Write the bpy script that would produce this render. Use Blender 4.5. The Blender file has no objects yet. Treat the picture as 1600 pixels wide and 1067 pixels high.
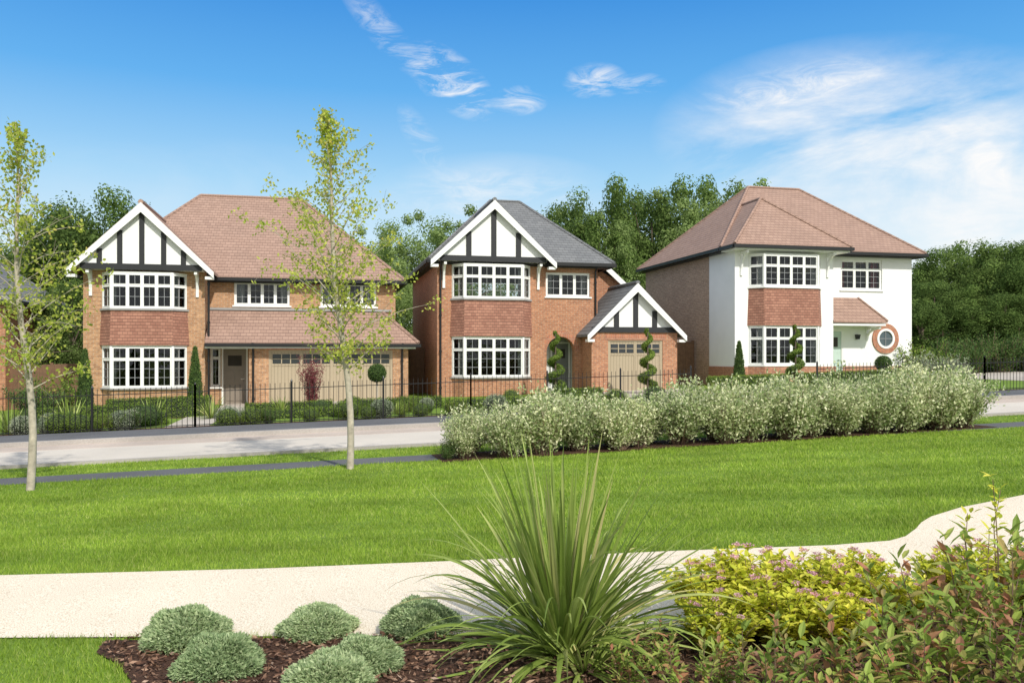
import bpy, math, random
import numpy as np
from mathutils import Vector
random.seed(7); rng=np.random.default_rng(7)
TH=math.radians(13); CT=math.cos(TH); ST=math.sin(TH)
F=1300.; HZ=555.; CZ=1.75
def G(x,y): return .07+.028*np.clip(x,-60,60)+.006*(np.clip(y,-20,70)-10)
def PG(u,v):
    k=(u-800)/F; d=1.74/((v-HZ)/F+.028*k+.006); return (k*d,d)
def XY(s,t): return (s*CT-t*ST, s*ST+t*CT)
def US(u,t): return t*math.tan(TH+math.atan((u-800)/F))
def PU(u,t):
    return XY(US(u,t),t)
scene=bpy.context.scene
COL=scene.collection
# ------------------------------------------------------------ materials
def newmat(name):
    m=bpy.data.materials.new(name); m.use_nodes=True
    nt=m.node_tree; b=nt.nodes['Principled BSDF']
    return m,nt,nt.nodes,nt.links,b
def rgb(c): return (c[0],c[1],c[2],1)
def noise(nt,vec,scale,detail=4,rough=.6):
    n=nt.nodes.new('ShaderNodeTexNoise'); n.inputs['Scale'].default_value=scale
    n.inputs['Detail'].default_value=detail; n.inputs['Roughness'].default_value=rough
    if vec is not None: nt.links.new(vec,n.inputs['Vector'])
    return n.outputs['Fac']
def ramp(nt,fac,stops):
    r=nt.nodes.new('ShaderNodeValToRGB'); e=r.color_ramp.elements
    while len(e)<len(stops): e.new(.5)
    for i,(p,c) in enumerate(stops):
        e[i].position=p; e[i].color=rgb(c)
    nt.links.new(fac,r.inputs['Fac']); return r.outputs['Color']
def mixc(nt,fac,a,b,mode='MIX'):
    m=nt.nodes.new('ShaderNodeMix'); m.data_type='RGBA'; m.blend_type=mode
    ins=[i for i in m.inputs if i.type=='RGBA']; fs=m.inputs[0]
    if isinstance(fac,(int,float)): fs.default_value=fac
    else: nt.links.new(fac,fs)
    for s,v in ((ins[0],a),(ins[1],b)):
        if isinstance(v,tuple): s.default_value=rgb(v)
        else: nt.links.new(v,s)
    return [o for o in m.outputs if o.type=='RGBA'][0]
def math_(nt,op,a,b=None,c=None,clamp=False):
    m=nt.nodes.new('ShaderNodeMath'); m.operation=op; m.use_clamp=clamp
    for i,v in enumerate((a,b,c)):
        if v is None: continue
        if isinstance(v,(int,float)): m.inputs[i].default_value=v
        else: nt.links.new(v,m.inputs[i])
    return m.outputs[0]
def bump(nt,h,strength,dist,b):
    n=nt.nodes.new('ShaderNodeBump'); n.inputs['Strength'].default_value=strength
    n.inputs['Distance'].default_value=dist
    nt.links.new(h,n.inputs['Height']); nt.links.new(n.outputs[0],b.inputs['Normal'])
def texco(nt,which): 
    t=nt.nodes.new('ShaderNodeTexCoord'); return t.outputs[which]
def plain(name,c,rough=.5,metal=0,nz=0.08,nscale=3,bumpy=0,bscale=40):
    m,nt,N,Lk,b=newmat(name)
    v=texco(nt,'Object')
    f=noise(nt,v,nscale,5)
    lo=tuple(x*(1-nz) for x in c); hi=tuple(min(1,x*(1+nz)) for x in c)
    Lk.new(ramp(nt,f,[(.3,lo),(.7,hi)]),b.inputs['Base Color'])
    b.inputs['Roughness'].default_value=rough; b.inputs['Metallic'].default_value=metal
    if bumpy: bump(nt,noise(nt,v,bscale,4),bumpy,.02,b)
    return m
def brick(name,c1,c2,mortar,bw=.225,bh=.075,ms=.008,rough=.85):
    m,nt,N,Lk,b=newmat(name); uv=texco(nt,'UV')
    t=N.new('ShaderNodeTexBrick'); Lk.new(uv,t.inputs['Vector'])
    t.inputs['Scale'].default_value=1; t.inputs['Brick Width'].default_value=bw; t.inputs['Row Height'].default_value=bh
    t.inputs['Mortar Size'].default_value=ms; t.inputs['Mortar Smooth'].default_value=.2
    t.inputs['Color1'].default_value=rgb(c1); t.inputs['Color2'].default_value=rgb(c2); t.inputs['Mortar'].default_value=rgb(mortar)
    big=ramp(nt,noise(nt,uv,1.3,5),[(.3,(.92,.92,.92)),(.7,(1.07,1.06,1.05))])
    c=mixc(nt,1,t.outputs['Color'],big,'MULTIPLY')
    fine=ramp(nt,noise(nt,uv,9,3),[(.3,(.7,.68,.68)),(.7,(1.24,1.2,1.14))])
    c=mixc(nt,.85,c,fine,'MULTIPLY')
    Lk.new(c,b.inputs['Base Color']); b.inputs['Roughness'].default_value=rough
    b.inputs['Specular IOR Level'].default_value=.25
    bump(nt,math_(nt,'SUBTRACT',1,t.outputs['Fac']),.5,.01,b)
    return m
def tiles(name,c1,c2,tw=.2,row=.2,rough=.8,dark=(.17,.11,.09),bst=.5,ms=.007):
    m,nt,N,Lk,b=newmat(name); uv=texco(nt,'UV')
    t=N.new('ShaderNodeTexBrick'); Lk.new(uv,t.inputs['Vector'])
    t.inputs['Scale'].default_value=1; t.inputs['Brick Width'].default_value=tw; t.inputs['Row Height'].default_value=row
    t.inputs['Mortar Size'].default_value=ms; t.inputs['Mortar Smooth'].default_value=.3
    t.inputs['Color1'].default_value=rgb(c1); t.inputs['Color2'].default_value=rgb(c2); t.inputs['Mortar'].default_value=rgb(dark)
    sp=N.new('ShaderNodeSeparateXYZ'); Lk.new(uv,sp.inputs[0])
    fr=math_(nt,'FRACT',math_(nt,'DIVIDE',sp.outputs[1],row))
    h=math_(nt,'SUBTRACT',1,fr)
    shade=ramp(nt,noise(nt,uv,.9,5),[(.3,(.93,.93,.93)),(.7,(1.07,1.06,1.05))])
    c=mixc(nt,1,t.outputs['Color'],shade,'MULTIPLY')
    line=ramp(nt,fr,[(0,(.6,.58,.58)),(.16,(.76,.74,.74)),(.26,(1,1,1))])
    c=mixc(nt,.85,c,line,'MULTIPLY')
    Lk.new(c,b.inputs['Base Color']); b.inputs['Roughness'].default_value=rough
    b.inputs['Specular IOR Level'].default_value=.25
    bump(nt,h,bst,.025,b)
    return m
def leafmat(name,stops,transl=.3,rough=.65,nscale=1.5,nlo=.75,nhi=1.2,spec=.15,band=False):
    m,nt,N,Lk,b=newmat(name)
    g=N.new('ShaderNodeNewGeometry')
    c=ramp(nt,g.outputs['Random Per Island'],stops)
    v=texco(nt,'Object')
    c=mixc(nt,1,c,ramp(nt,noise(nt,v,nscale,3),[(.3,(nlo,)*3),(.7,(nhi,)*3)]),'MULTIPLY')
    if band:
        mp=N.new('ShaderNodeMapping'); Lk.new(v,mp.inputs[0]); mp.inputs['Rotation'].default_value=(0,0,-TH-.05); mp.inputs['Scale'].default_value=(.12,1.3,1)
        c=mixc(nt,1,c,ramp(nt,noise(nt,mp.outputs[0],1.0,4,.65),[(.36,(.72,.76,.68)),(.62,(1.18,1.14,1.15))]),'MULTIPLY')
    else:
        oi=N.new('ShaderNodeObjectInfo')
        c=mixc(nt,1,c,ramp(nt,oi.outputs['Random'],[(0,(.84,.86,.8)),(1,(1.15,1.1,1.1))]),'MULTIPLY')
    Lk.new(c,b.inputs['Base Color']); b.inputs['Roughness'].default_value=rough
    b.inputs['Specular IOR Level'].default_value=spec
    if transl:
        tr=N.new('ShaderNodeBsdfTranslucent'); Lk.new(c,tr.inputs['Color'])
        mx=N.new('ShaderNodeMixShader'); mx.inputs[0].default_value=transl
        Lk.new(b.outputs[0],mx.inputs[1]); Lk.new(tr.outputs[0],mx.inputs[2])
        Lk.new(mx.outputs[0],N['Material Output'].inputs['Surface'])
    return m
BR1=brick('brick_orange_brown',(.54,.31,.17),(.38,.2,.105),(.48,.4,.31))
BR2=brick('brick_red',(.5,.235,.13),(.39,.17,.095),(.45,.36,.28))
BR3=brick('brick_brown',(.48,.33,.24),(.38,.25,.18),(.5,.44,.37))
BRP=brick('brick_plinth',(.5,.23,.14),(.41,.17,.11),(.44,.35,.28))
BRH=brick('soldier_brick',(.5,.21,.12),(.4,.16,.1),(.42,.33,.26),bw=.075,bh=.225)
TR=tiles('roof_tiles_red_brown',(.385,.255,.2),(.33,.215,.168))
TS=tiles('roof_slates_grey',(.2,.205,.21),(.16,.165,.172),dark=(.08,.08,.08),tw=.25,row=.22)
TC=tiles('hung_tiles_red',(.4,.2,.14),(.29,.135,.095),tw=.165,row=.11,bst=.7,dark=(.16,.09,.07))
WH=plain('white_paint',(.86,.86,.84),.4,nz=.03)
RN=plain('white_render',(.85,.85,.84),.85,nz=.035,nscale=1.2,bumpy=.25,bscale=120)
BK=plain('black_timber',(.018,.019,.022),.6)
BKM=plain('black_metal',(.012,.012,.013),.4)
LEAD=plain('glazing_bar',(.3,.31,.32),.5)
STN=plain('sill_stone',(.33,.32,.31),.7)
DB=plain('door_brown',(.25,.21,.17),.45)
DG=plain('door_pale_green',(.5,.62,.56),.45)
DK=plain('door_grey',(.2,.21,.2),.45)
CURT=plain('curtain',(.6,.58,.54),.9)
CURR=plain('curtain_red',(.5,.12,.12),.9)
ROOM=plain('room_dark',(.05,.045,.04),.9)
WOOD=plain('fence_timber',(.17,.095,.055),.8,nz=.25,nscale=6)
def garage_mat():
    m,nt,N,Lk,b=newmat('garage_door_tan'); uv=texco(nt,'UV')
    sp=N.new('ShaderNodeSeparateXYZ'); Lk.new(uv,sp.inputs[0])
    fr=math_(nt,'FRACT',math_(nt,'DIVIDE',sp.outputs[0],.125))
    g=math_(nt,'LESS_THAN',fr,.12)
    c=mixc(nt,g,(.42,.345,.235),(.27,.215,.145)); Lk.new(c,b.inputs['Base Color']); b.inputs['Roughness'].default_value=.5
    bump(nt,math_(nt,'SUBTRACT',1,g),.6,.01,b); return m
GD=garage_mat()
def glass_mat():
    m,nt,N,Lk,b=newmat('window_glass')
    N.remove(b)
    tr=N.new('ShaderNodeBsdfTransparent'); tr.inputs[0].default_value=(.62,.66,.66,1)
    gl=N.new('ShaderNodeBsdfGlossy'); gl.inputs['Roughness'].default_value=.02; gl.inputs['Color'].default_value=(.9,.95,1,1)
    fr=N.new('ShaderNodeFresnel'); fr.inputs[0].default_value=1.5
    f=math_(nt,'MULTIPLY_ADD',fr.outputs[0],1.0,.0,clamp=True)
    v=texco(nt,'Object'); bp=N.new('ShaderNodeBump'); bp.inputs['Strength'].default_value=.25; bp.inputs['Distance'].default_value=.03
    Lk.new(noise(nt,v,2.5,2),bp.inputs['Height']); Lk.new(bp.outputs[0],gl.inputs['Normal'])
    mx=N.new('ShaderNodeMixShader'); Lk.new(f,mx.inputs[0]); Lk.new(tr.outputs[0],mx.inputs[1]); Lk.new(gl.outputs[0],mx.inputs[2])
    Lk.new(mx.outputs[0],N['Material Output'].inputs['Surface']); return m
GL=glass_mat()
def ground_mat(name,stops,scale,fine,bst=.3,rough=.9,big=.15,bd=.02):
    m,nt,N,Lk,b=newmat(name); v=texco(nt,'Object')
    c=ramp(nt,noise(nt,v,scale,3,.7),stops)
    c=mixc(nt,1,c,ramp(nt,noise(nt,v,.6,4),[(.3,(1-big,)*3),(.7,(1+big,)*3)]),'MULTIPLY')
    Lk.new(c,b.inputs['Base Color']); b.inputs['Roughness'].default_value=rough
    b.inputs['Specular IOR Level'].default_value=.2
    bump(nt,noise(nt,v,fine,3,.7),bst,bd,b); return m
GRD=ground_mat('grass_ground',[(.3,(.11,.18,.022)),(.7,(.2,.3,.045))],30,60,.4)
ROAD=ground_mat('road_concrete',[(.3,(.55,.49,.42)),(.7,(.65,.59,.51))],60,120,.1,big=.07)
SETT=ground_mat('sett_paving',[(.3,(.44,.36,.3)),(.7,(.56,.47,.4))],25,60,.2)
ASPH=ground_mat('asphalt_dark',[(.3,(.1,.1,.105)),(.7,(.16,.16,.165))],90,120,.3)
KERB=ground_mat('kerb_concrete',[(.3,(.34,.31,.28)),(.7,(.43,.4,.37))],30,60,.1)
PATH=ground_mat('resin_gravel_path',[(.34,(.42,.31,.2)),(.44,(.7,.58,.43)),(.55,(.84,.74,.59)),(.68,(.93,.86,.73))],110,110,.4,big=.06,bd=.006)
MUL=ground_mat('bark_mulch',[(.3,(.03,.017,.01)),(.5,(.095,.05,.032)),(.75,(.18,.1,.065))],50,60,.9,bd=.04)
DRV=ground_mat('drive_paving',[(.3,(.42,.37,.32)),(.7,(.52,.47,.41))],30,60,.2)
# ------------------------------------------------------------ mesh builder
class MB:
    def __init__(s): s.v=[]; s.f=[]
    def poly(s,pts):
        n=len(s.v); s.v+= [tuple(p) for p in pts]; s.f.append(tuple(range(n,n+len(pts))))
    def fbox(s,O,X,N,a0,a1,c0,c1,b0,b1):
        O=Vector(O);X=Vector(X);N=Vector(N);Z=Vector((0,0,1))
        P=[O+X*a+N*c+Z*b for a in(a0,a1) for c in(c0,c1) for b in(b0,b1)]
        n=len(s.v); s.v+=[tuple(p) for p in P]
        for q in((0,1,3,2),(4,6,7,5),(0,4,5,1),(2,3,7,6),(0,2,6,4),(1,5,7,3)): s.f.append(tuple(n+i for i in q))
    def box(s,x0,x1,y0,y1,z0,z1): s.fbox((0,0,0),(1,0,0),(0,1,0),x0,x1,y0,y1,z0,z1)
    def prism(s,A,B,caps=True):
        n=len(s.v);m=len(A); s.v+=[tuple(p) for p in A]+[tuple(p) for p in B]
        for i in range(m):
            j=(i+1)%m; s.f.append((n+i,n+j,n+m+j,n+m+i))
        if caps: s.f.append(tuple(n+m+i for i in range(m))); s.f.append(tuple(n+i for i in reversed(range(m))))
    def slab(s,pts,th=.1):
        s.prism([(p[0],p[1],p[2]-th) for p in pts],pts)
    def tube(s,p0,p1,r0,r1=None,n=8):
        r1=r0 if r1 is None else r1
        p0=Vector(p0);p1=Vector(p1);d=(p1-p0).normalized()
        a=d.orthogonal().normalized(); b=d.cross(a)
        A=[p0+(a*math.cos(t)+b*math.sin(t))*r0 for t in [2*math.pi*i/n for i in range(n)]]
        B=[p1+(a*math.cos(t)+b*math.sin(t))*r1 for t in [2*math.pi*i/n for i in range(n)]]
        s.prism(A,B)
    def wall(s,O,X,N,w,z0,z1,holes=(),rev=.12):
        O=Vector(O);X=Vector(X);N=Vector(N);Z=Vector((0,0,1))
        xs=sorted({0,w}|{h[0] for h in holes}|{h[1] for h in holes}); zs=sorted({z0,z1}|{h[2] for h in holes}|{h[3] for h in holes})
        for i in range(len(xs)-1):
            for j in range(len(zs)-1):
                cx=(xs[i]+xs[i+1])/2; cz=(zs[j]+zs[j+1])/2
                if any(h[0]<cx<h[1] and h[2]<cz<h[3] for h in holes): continue
                s.poly([O+X*xs[i]+Z*zs[j],O+X*xs[i+1]+Z*zs[j],O+X*xs[i+1]+Z*zs[j+1],O+X*xs[i]+Z*zs[j+1]])
        for h in holes:
            c=[O+X*h[0]+Z*h[2],O+X*h[1]+Z*h[2],O+X*h[1]+Z*h[3],O+X*h[0]+Z*h[3]]
            for i in range(4):
                a=c[i];b=c[(i+1)%4]; s.poly([a,b,b-N*rev,a-N*rev])
    def build(s,name,mat,parent=None,smooth=False,bevel=0):
        me=bpy.data.meshes.new(name); me.from_pydata(s.v,[],s.f); me.materials.append(mat); me.update()
        uvl=me.uv_layers.new(name='UVMap').data; V=me.vertices
        for p in me.polygons:
            n=p.normal
            if abs(n.z)>.99: h=Vector((1,0,0)); b=Vector((0,1,0))
            else:
                h=Vector((0,0,1)).cross(n).normalized(); b=n.cross(h)
                if b.z<0: b=-b
            for li in p.loop_indices:
                co=V[me.loops[li].vertex_index].co; uvl[li].uv=(co.dot(h),co.dot(b))
            if smooth: p.use_smooth=True
        o=bpy.data.objects.new(name,me); COL.objects.link(o)
        if parent: o.parent=parent
        return o
def fast_mesh(name,V,Fc,mats,midx=None,smooth=False):
    V=np.asarray(V,dtype=np.float32); Fc=np.asarray(Fc,dtype=np.int32); nf,k=Fc.shape
    me=bpy.data.meshes.new(name); me.vertices.add(len(V)); me.vertices.foreach_set('co',V.ravel())
    me.loops.add(nf*k); me.loops.foreach_set('vertex_index',Fc.ravel())
    me.polygons.add(nf); me.polygons.foreach_set('loop_start',np.arange(0,nf*k,k,dtype=np.int32))
    try: me.polygons.foreach_set('loop_total',np.full(nf,k,dtype=np.int32))
    except Exception: pass
    for m in mats: me.materials.append(m)
    if midx is not None: me.polygons.foreach_set('material_index',np.asarray(midx,dtype=np.int32))
    me.polygons.foreach_set('use_smooth',np.full(nf,smooth))
    me.update(calc_edges=True); me.validate(); return me
def obj(name,me,loc=(0,0,0),rz=0,sc=1,parent=None,label=None,cat=None,group=None,kind=None):
    o=bpy.data.objects.new(name,me); COL.objects.link(o); o.location=loc; o.rotation_euler=(0,0,rz)
    o.scale=(sc,sc,sc) if isinstance(sc,(int,float)) else sc
    if parent: o.parent=parent
    tag(o,label,cat,group,kind); return o
def tag(o,label=None,cat=None,group=None,kind=None):
    if label:o['label']=label
    if cat:o['category']=cat
    if group:o['group']=group
    if kind:o['kind']=kind
def unit(a): return a/np.maximum(np.linalg.norm(a,axis=-1,keepdims=True),1e-9)
def rquads(P,D,Nn,L,W):
    P=np.asarray(P);D=unit(D);S=unit(np.cross(D,Nn)); n=len(P)
    L=np.broadcast_to(L,(n,))[:,None];W=np.broadcast_to(W,(n,))[:,None]
    V=np.stack([P,P+D*L*.45+S*W*.5,P+D*L,P+D*L*.45-S*W*.5],1).reshape(-1,3)
    return V,np.arange(4*n).reshape(n,4)
def nice(P,D,Nn,L,W,droop=.15,fold=.15):
    P=np.asarray(P);D=unit(D);S=unit(np.cross(D,Nn));U=unit(np.cross(S,D)); n=len(P)
    L=np.broadcast_to(L,(n,))[:,None];W=np.broadcast_to(W,(n,))[:,None]
    def c(t): return P+D*L*t-U*L*droop*t*t
    m1=c(.3);m2=c(.65);tip=c(1.)
    l1=m1+S*W*.42+U*W*fold;r1=m1-S*W*.42+U*W*fold;l2=m2+S*W*.42+U*W*fold;r2=m2-S*W*.42+U*W*fold
    V=np.stack([P,m1,m2,tip,l1,l2,r1,r2],1).reshape(-1,3)
    t=np.array([[0,1,4],[4,1,2],[4,2,5],[5,2,3],[0,6,1],[6,7,2],[6,2,1],[7,3,2]])
    Fc=(np.arange(n)*8)[:,None,None]+t[None]; return V,Fc.reshape(-1,3)
def tubes(pts,rad,n=5):
    pts=[Vector(p) for p in pts]; V=[];Fc=[]
    for i,p in enumerate(pts):
        d=(pts[min(i+1,len(pts)-1)]-pts[max(i-1,0)]).normalized()
        a=Vector((0,1,0)).cross(d)
        if a.length<.1: a=Vector((1,0,0)).cross(d)
        a.normalize(); b=d.cross(a)
        for j in range(n):
            t=2*math.pi*j/n; V.append(p+(a*math.cos(t)+b*math.sin(t))*rad[i])
    for i in range(len(pts)-1):
        for j in range(n):
            k=(j+1)%n; Fc.append((i*n+j,i*n+k,(i+1)*n+k,(i+1)*n+j))
    return np.array([tuple(v) for v in V]),np.array(Fc)
class Q:
    def __init__(s): s.V=[];s.F=[];s.m=[];s.n=0
    def add(s,V,Fc,mi=0):
        s.V.append(V);s.F.append(Fc+s.n);s.m.append(np.full(len(Fc),mi));s.n+=len(V)
    def mesh(s,name,mats,smooth=False): return fast_mesh(name,np.concatenate(s.V),np.concatenate(s.F),mats,np.concatenate(s.m),smooth)
def q2t(Fc): return np.concatenate([Fc[:,[0,1,2]],Fc[:,[0,2,3]]])
# ------------------------------------------------------------ setting
def ground():
    xs=[-900,-60,60,900]; ys=[-200,-20,70,1200]; V=[(x,y,float(G(x,y))) for y in ys for x in xs]
    Fc=[(j*4+i,j*4+i+1,(j+1)*4+i+1,(j+1)*4+i) for j in range(3) for i in range(3)]
    me=bpy.data.meshes.new('ground'); me.from_pydata(V,[],Fc); me.materials.append(GRD)
    obj('ground',me,label='wide grassed ground sloping gently up along the street',cat='ground',kind='structure')
ground()
def sheet(name,pts,off,mat,label):
    me=bpy.data.meshes.new(name); me.from_pydata([(x,y,float(G(x,y))+off) for x,y in pts],[],[tuple(range(len(pts)))]); me.materials.append(mat)
    return obj(name,me,label=label,cat=name.replace('_',' '),kind='structure')
def strip(name,s0,s1,t0,t1,h,mat,label):
    p=[XY(s0,t0),XY(s1,t0),XY(s1,t1),XY(s0,t1)]; b=MB()
    b.prism([(x,y,float(G(x,y))-.1) for x,y in p],[(x,y,float(G(x,y))+h) for x,y in p])
    o=b.build(name,mat); tag(o,label,name.replace('_',' '),kind='structure'); return o
SA,SB=-42,46
strip('footpath',SA,SB,13.35,14.1,.006,ASPH,'narrow dark asphalt footpath across the lawn')
strip('road',SA,SB,15.5,18.3,.004,ROAD,'pale concrete residential road')
strip('kerb',SA,SB,15.38,15.5,.06,KERB,'pale concrete kerb beside the grass verge')
strip('paved_margin',SA,SB,18.3,19.3,.008,SETT,'pinkish block paved road margin')
strip('kerb',SA,SB,19.3,19.45,.10,KERB,'pale concrete kerb beside the dark pavement')
strip('pavement',SA,SB,19.45,21.4,.09,ASPH,'dark asphalt pavement along the garden railings')
strip('garden_bed',-20,30,21.6,22.9,.006,MUL,'bark mulched front garden beds behind railings')
strip('garden_bed',-8.5,3.2,26.3,27.6,.006,MUL,'bark mulched bed before the orange brick house')
strip('driveway',US(345,32),US(640,32),28.5,33.4,.012,DRV,'paved driveway before the wide garage')
strip('garden_path',-3.9,-2.8,22.9,28.5,.012,DRV,'pale paved garden path to the brown door')
strip('driveway',10.2,14.2,21.4,31.5,.016,DRV,'paved driveway before the single garage')
strip('driveway',26.5,33,21.4,34,.016,DRV,'paved driveway beside the white rendered house')
topE=[(-700,925),(0,900),(400,890),(700,878),(1050,862),(1300,853),(1390,846),(1415,839),(1430,828),(1440,817),(1455,808),(1500,794),(1600,774),(1800,745),(2100,712)]
botE=[(2600,760),(2400,860),(2000,930),(1600,945),(1050,985),(700,994),(0,998),(-700,1003)]
path_poly=[PG(u,v) for u,v in topE+botE]
sheet('gravel_path',path_poly,.010,PATH,'pale beige resin bound gravel footpath')
bed=[(165,1003),(700,997),(1050,988),(1600,948),(2000,933),(2000,1500),(260,1500),(205,1067),(185,1040),(150,1022)]
bed_poly=[PG(u,v) for u,v in bed]
sheet('mulch_bed',bed_poly,.014,MUL,'planting bed covered with brown bark mulch')
HA=PG(712,722); HB=PG(1560,668)
hs=Vector((HB[0]-HA[0],HB[1]-HA[1])); hl=hs.length; hs.normalize(); hn=Vector((-hs.y,hs.x))
hp=[Vector(HA)+hn*.02-hs*.2,Vector(HB)+hn*.02,Vector(HB)+hn*1.2,Vector(HA)+hn*1.1-hs*.2]
sheet('shrub_bed',[tuple(p) for p in hp],.01,MUL,'narrow mulched strip beneath the shrub row')
def pip(x,y,poly):
    ins=np.zeros(len(x),bool); n=len(poly)
    for i in range(n):
        x1,y1=poly[i];x2,y2=poly[(i+1)%n]
        c=((y1>y)!=(y2>y))&(x<(x2-x1)*(y-y1)/((y2-y1)+1e-12)+x1); ins^=c
    return ins
def blades():
    N=2600000
    d=4.1+(27-4.1)*rng.random(N)
    keep=rng.random(N)<np.clip((7.2/d)**2,0,1)
    d=d[keep]; x=(rng.random(len(d))*2-1)*(.66*d+.3)
    k2=rng.random(len(d))<np.clip((.66*d+.3)/10.,0,1)*1.0; x=x[k2]; y=d[k2]
    t=-x*ST+y*CT
    ok=~pip(x,y,path_poly)&~pip(x,y,bed_poly)&~pip(x,y,[tuple(p) for p in hp])&((t<13.33)|((t>14.12)&(t<15.36)))
    x=x[ok];y=y[ok]; n=len(x); z=G(x,y)
    sz=np.clip(y/9,.75,1.5)
    h=(.02+.036*rng.random(n)**1.4)*(.85+.3*np.sin(x*1.7+y*.9)*np.sin(y*2.3-x)+.15*np.sin(x*5.1+3*np.sin(y*3.3))); w=.003*sz*1.3
    a=rng.random(n)*6.283; lean=rng.random(n)*.9; b=rng.random(n)*6.283
    dx=np.cos(a)*w;dy=np.sin(a)*w
    V=np.empty((n,3,3)); V[:,0]=np.stack([x-dx,y-dy,z],1);V[:,1]=np.stack([x+dx,y+dy,z],1)
    V[:,2]=np.stack([x+np.cos(b)*h*lean,y+np.sin(b)*h*lean,z+h],1)
    m=leafmat('grass_blades',[(0,(.19,.31,.03)),(.5,(.29,.43,.05)),(.85,(.37,.49,.08)),(1,(.5,.54,.18))],.3,.6,1.1,.82,1.15,.15,True)
    me=fast_mesh('grass',V.reshape(-1,3),np.arange(3*n).reshape(n,3),[m])
    obj('grass',me,label='short mown green lawn grass',cat='grass',kind='stuff'); print('blades',n)
blades()
def chips():
    n=26000
    x=rng.random(n)*8-3.2;y=3.6+rng.random(n)*2.4
    ok=pip(x,y,bed_poly);x=x[ok];y=y[ok];n=len(x)
    P=np.stack([x,y,G(x,y)+.015+rng.random(n)*.03],1)
    D=rng.normal(size=(n,3))*[1,1,.35];Nn=rng.normal(size=(n,3))*[.5,.5,1]
    V,Fc=rquads(P,D,Nn,.02+.04*rng.random(n),.008+.014*rng.random(n))
    m=leafmat('bark_chips',[(0,(.06,.03,.02)),(.5,(.16,.09,.06)),(.85,(.29,.18,.12)),(1,(.44,.32,.24))],0,.8,3)
    obj('bark_mulch',fast_mesh('bark_mulch',V,Fc,[m]),label='loose brown bark chips on the bed',cat='mulch',kind='stuff')
chips()
# ------------------------------------------------------------ house parts
Xv=(1,0,0); FN=(0,-1,0)
def house(name,label,s0,t0,z0,cat='house'):
    e=bpy.data.objects.new(name,None); COL.objects.link(e); x,y=XY(s0,t0); e.location=(x,y,z0); e.rotation_euler=(0,0,TH)
    tag(e,label,cat); return e
def facet(fr,gl,ld,O,X,N,w,z0,z1,cols,transom=.68,sub=2,fw=.065):
    fr.fbox(O,X,N,0,fw,-.09,-.01,z0,z1); fr.fbox(O,X,N,w-fw,w,-.09,-.01,z0,z1)
    fr.fbox(O,X,N,fw,w-fw,-.09,-.01,z0,z0+fw); fr.fbox(O,X,N,fw,w-fw,-.09,-.01,z1-fw,z1)
    cw=(w-2*fw)/cols
    for i in range(1,cols): fr.fbox(O,X,N,fw+cw*i-.03,fw+cw*i+.03,-.085,-.012,z0+fw,z1-fw)
    H=z1-z0-2*fw; zt=z0+fw+H*transom if transom else None
    for i in range(cols):
        a=fw+cw*i+(.03 if i else 0); b=fw+cw*(i+1)-(.03 if i<cols-1 else 0); s=.026
        rows=[(z0+fw,zt-.028),(zt+.028,z1-fw)] if transom else [(z0+fw,z1-fw)]
        if transom: fr.fbox(O,X,N,a,b,-.083,-.014,zt-.028,zt+.028)
        for (p,q) in rows:
            fr.fbox(O,X,N,a,a+s,-.075,-.002,p,q);fr.fbox(O,X,N,b-s,b,-.075,-.002,p,q)
            fr.fbox(O,X,N,a+s,b-s,-.075,-.002,p,p+s);fr.fbox(O,X,N,a+s,b-s,-.075,-.002,q-s,q)
            for j in range(1,sub): ld.fbox(O,X,N,a+(b-a)*j/sub-.008,a+(b-a)*j/sub+.008,-.046,-.03,p+s,q-s)
            nr=max(1,int(round((q-p)/.3)))
            for j in range(1,nr): ld.fbox(O,X,N,a+s,b-s,-.047,-.031,p+(q-p)*j/nr-.008,p+(q-p)*j/nr+.008)
    O=Vector(O);X=Vector(X);N=Vector(N);Z=Vector((0,0,1))
    gl.poly([O+X*fw*.5+Z*z0-N*.05,O+X*(w-fw*.5)+Z*z0-N*.05,O+X*(w-fw*.5)+Z*z1-N*.05,O+X*fw*.5+Z*z1-N*.05])
def finish_win(H,name,fr,gl,ld,cu=(),cm=None,label=None):
    w=fr.build(name,WH,H); gl.build('pane',GL,w); ld.build('glazing_bars',LEAD,w)
    for c in cu: c.build('curtain',cm or CURT,w)
    return w
def drape(O,w,z0,z1):
    b=MB(); n=8
    for i in range(n):
        a=O[0]+w*i/n; c=O[0]+w*(i+1)/n; da=.03*(i%2); dc=.03*((i+1)%2)
        b.poly([(a,O[1]+da,z0),(c,O[1]+dc,z0),(c,O[1]+dc,z1),(a,O[1]+da,z1)])
    return b
def window(H,x0,x1,z0,z1,y,cols,transom=None,sill=None,cm=None,name='window'):
    fr,gl,ld=MB(),MB(),MB(); O=(x0,y+.05,0)
    facet(fr,gl,ld,O,Xv,FN,x1-x0,z0,z1,cols,transom)
    w=x1-x0
    cu=[drape((x0+.03,y+.3),w*.16,z0,z1),drape((x1-.03-w*.16,y+.3),w*.16,z0,z1)]
    ob=finish_win(H,name,fr,gl,ld,cu,cm)
    s=MB(); s.box(x0-.06,x1+.06,y-.06,y+.1,z0-.06,z0-.002); s.build('sill',sill or WH,ob)
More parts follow.
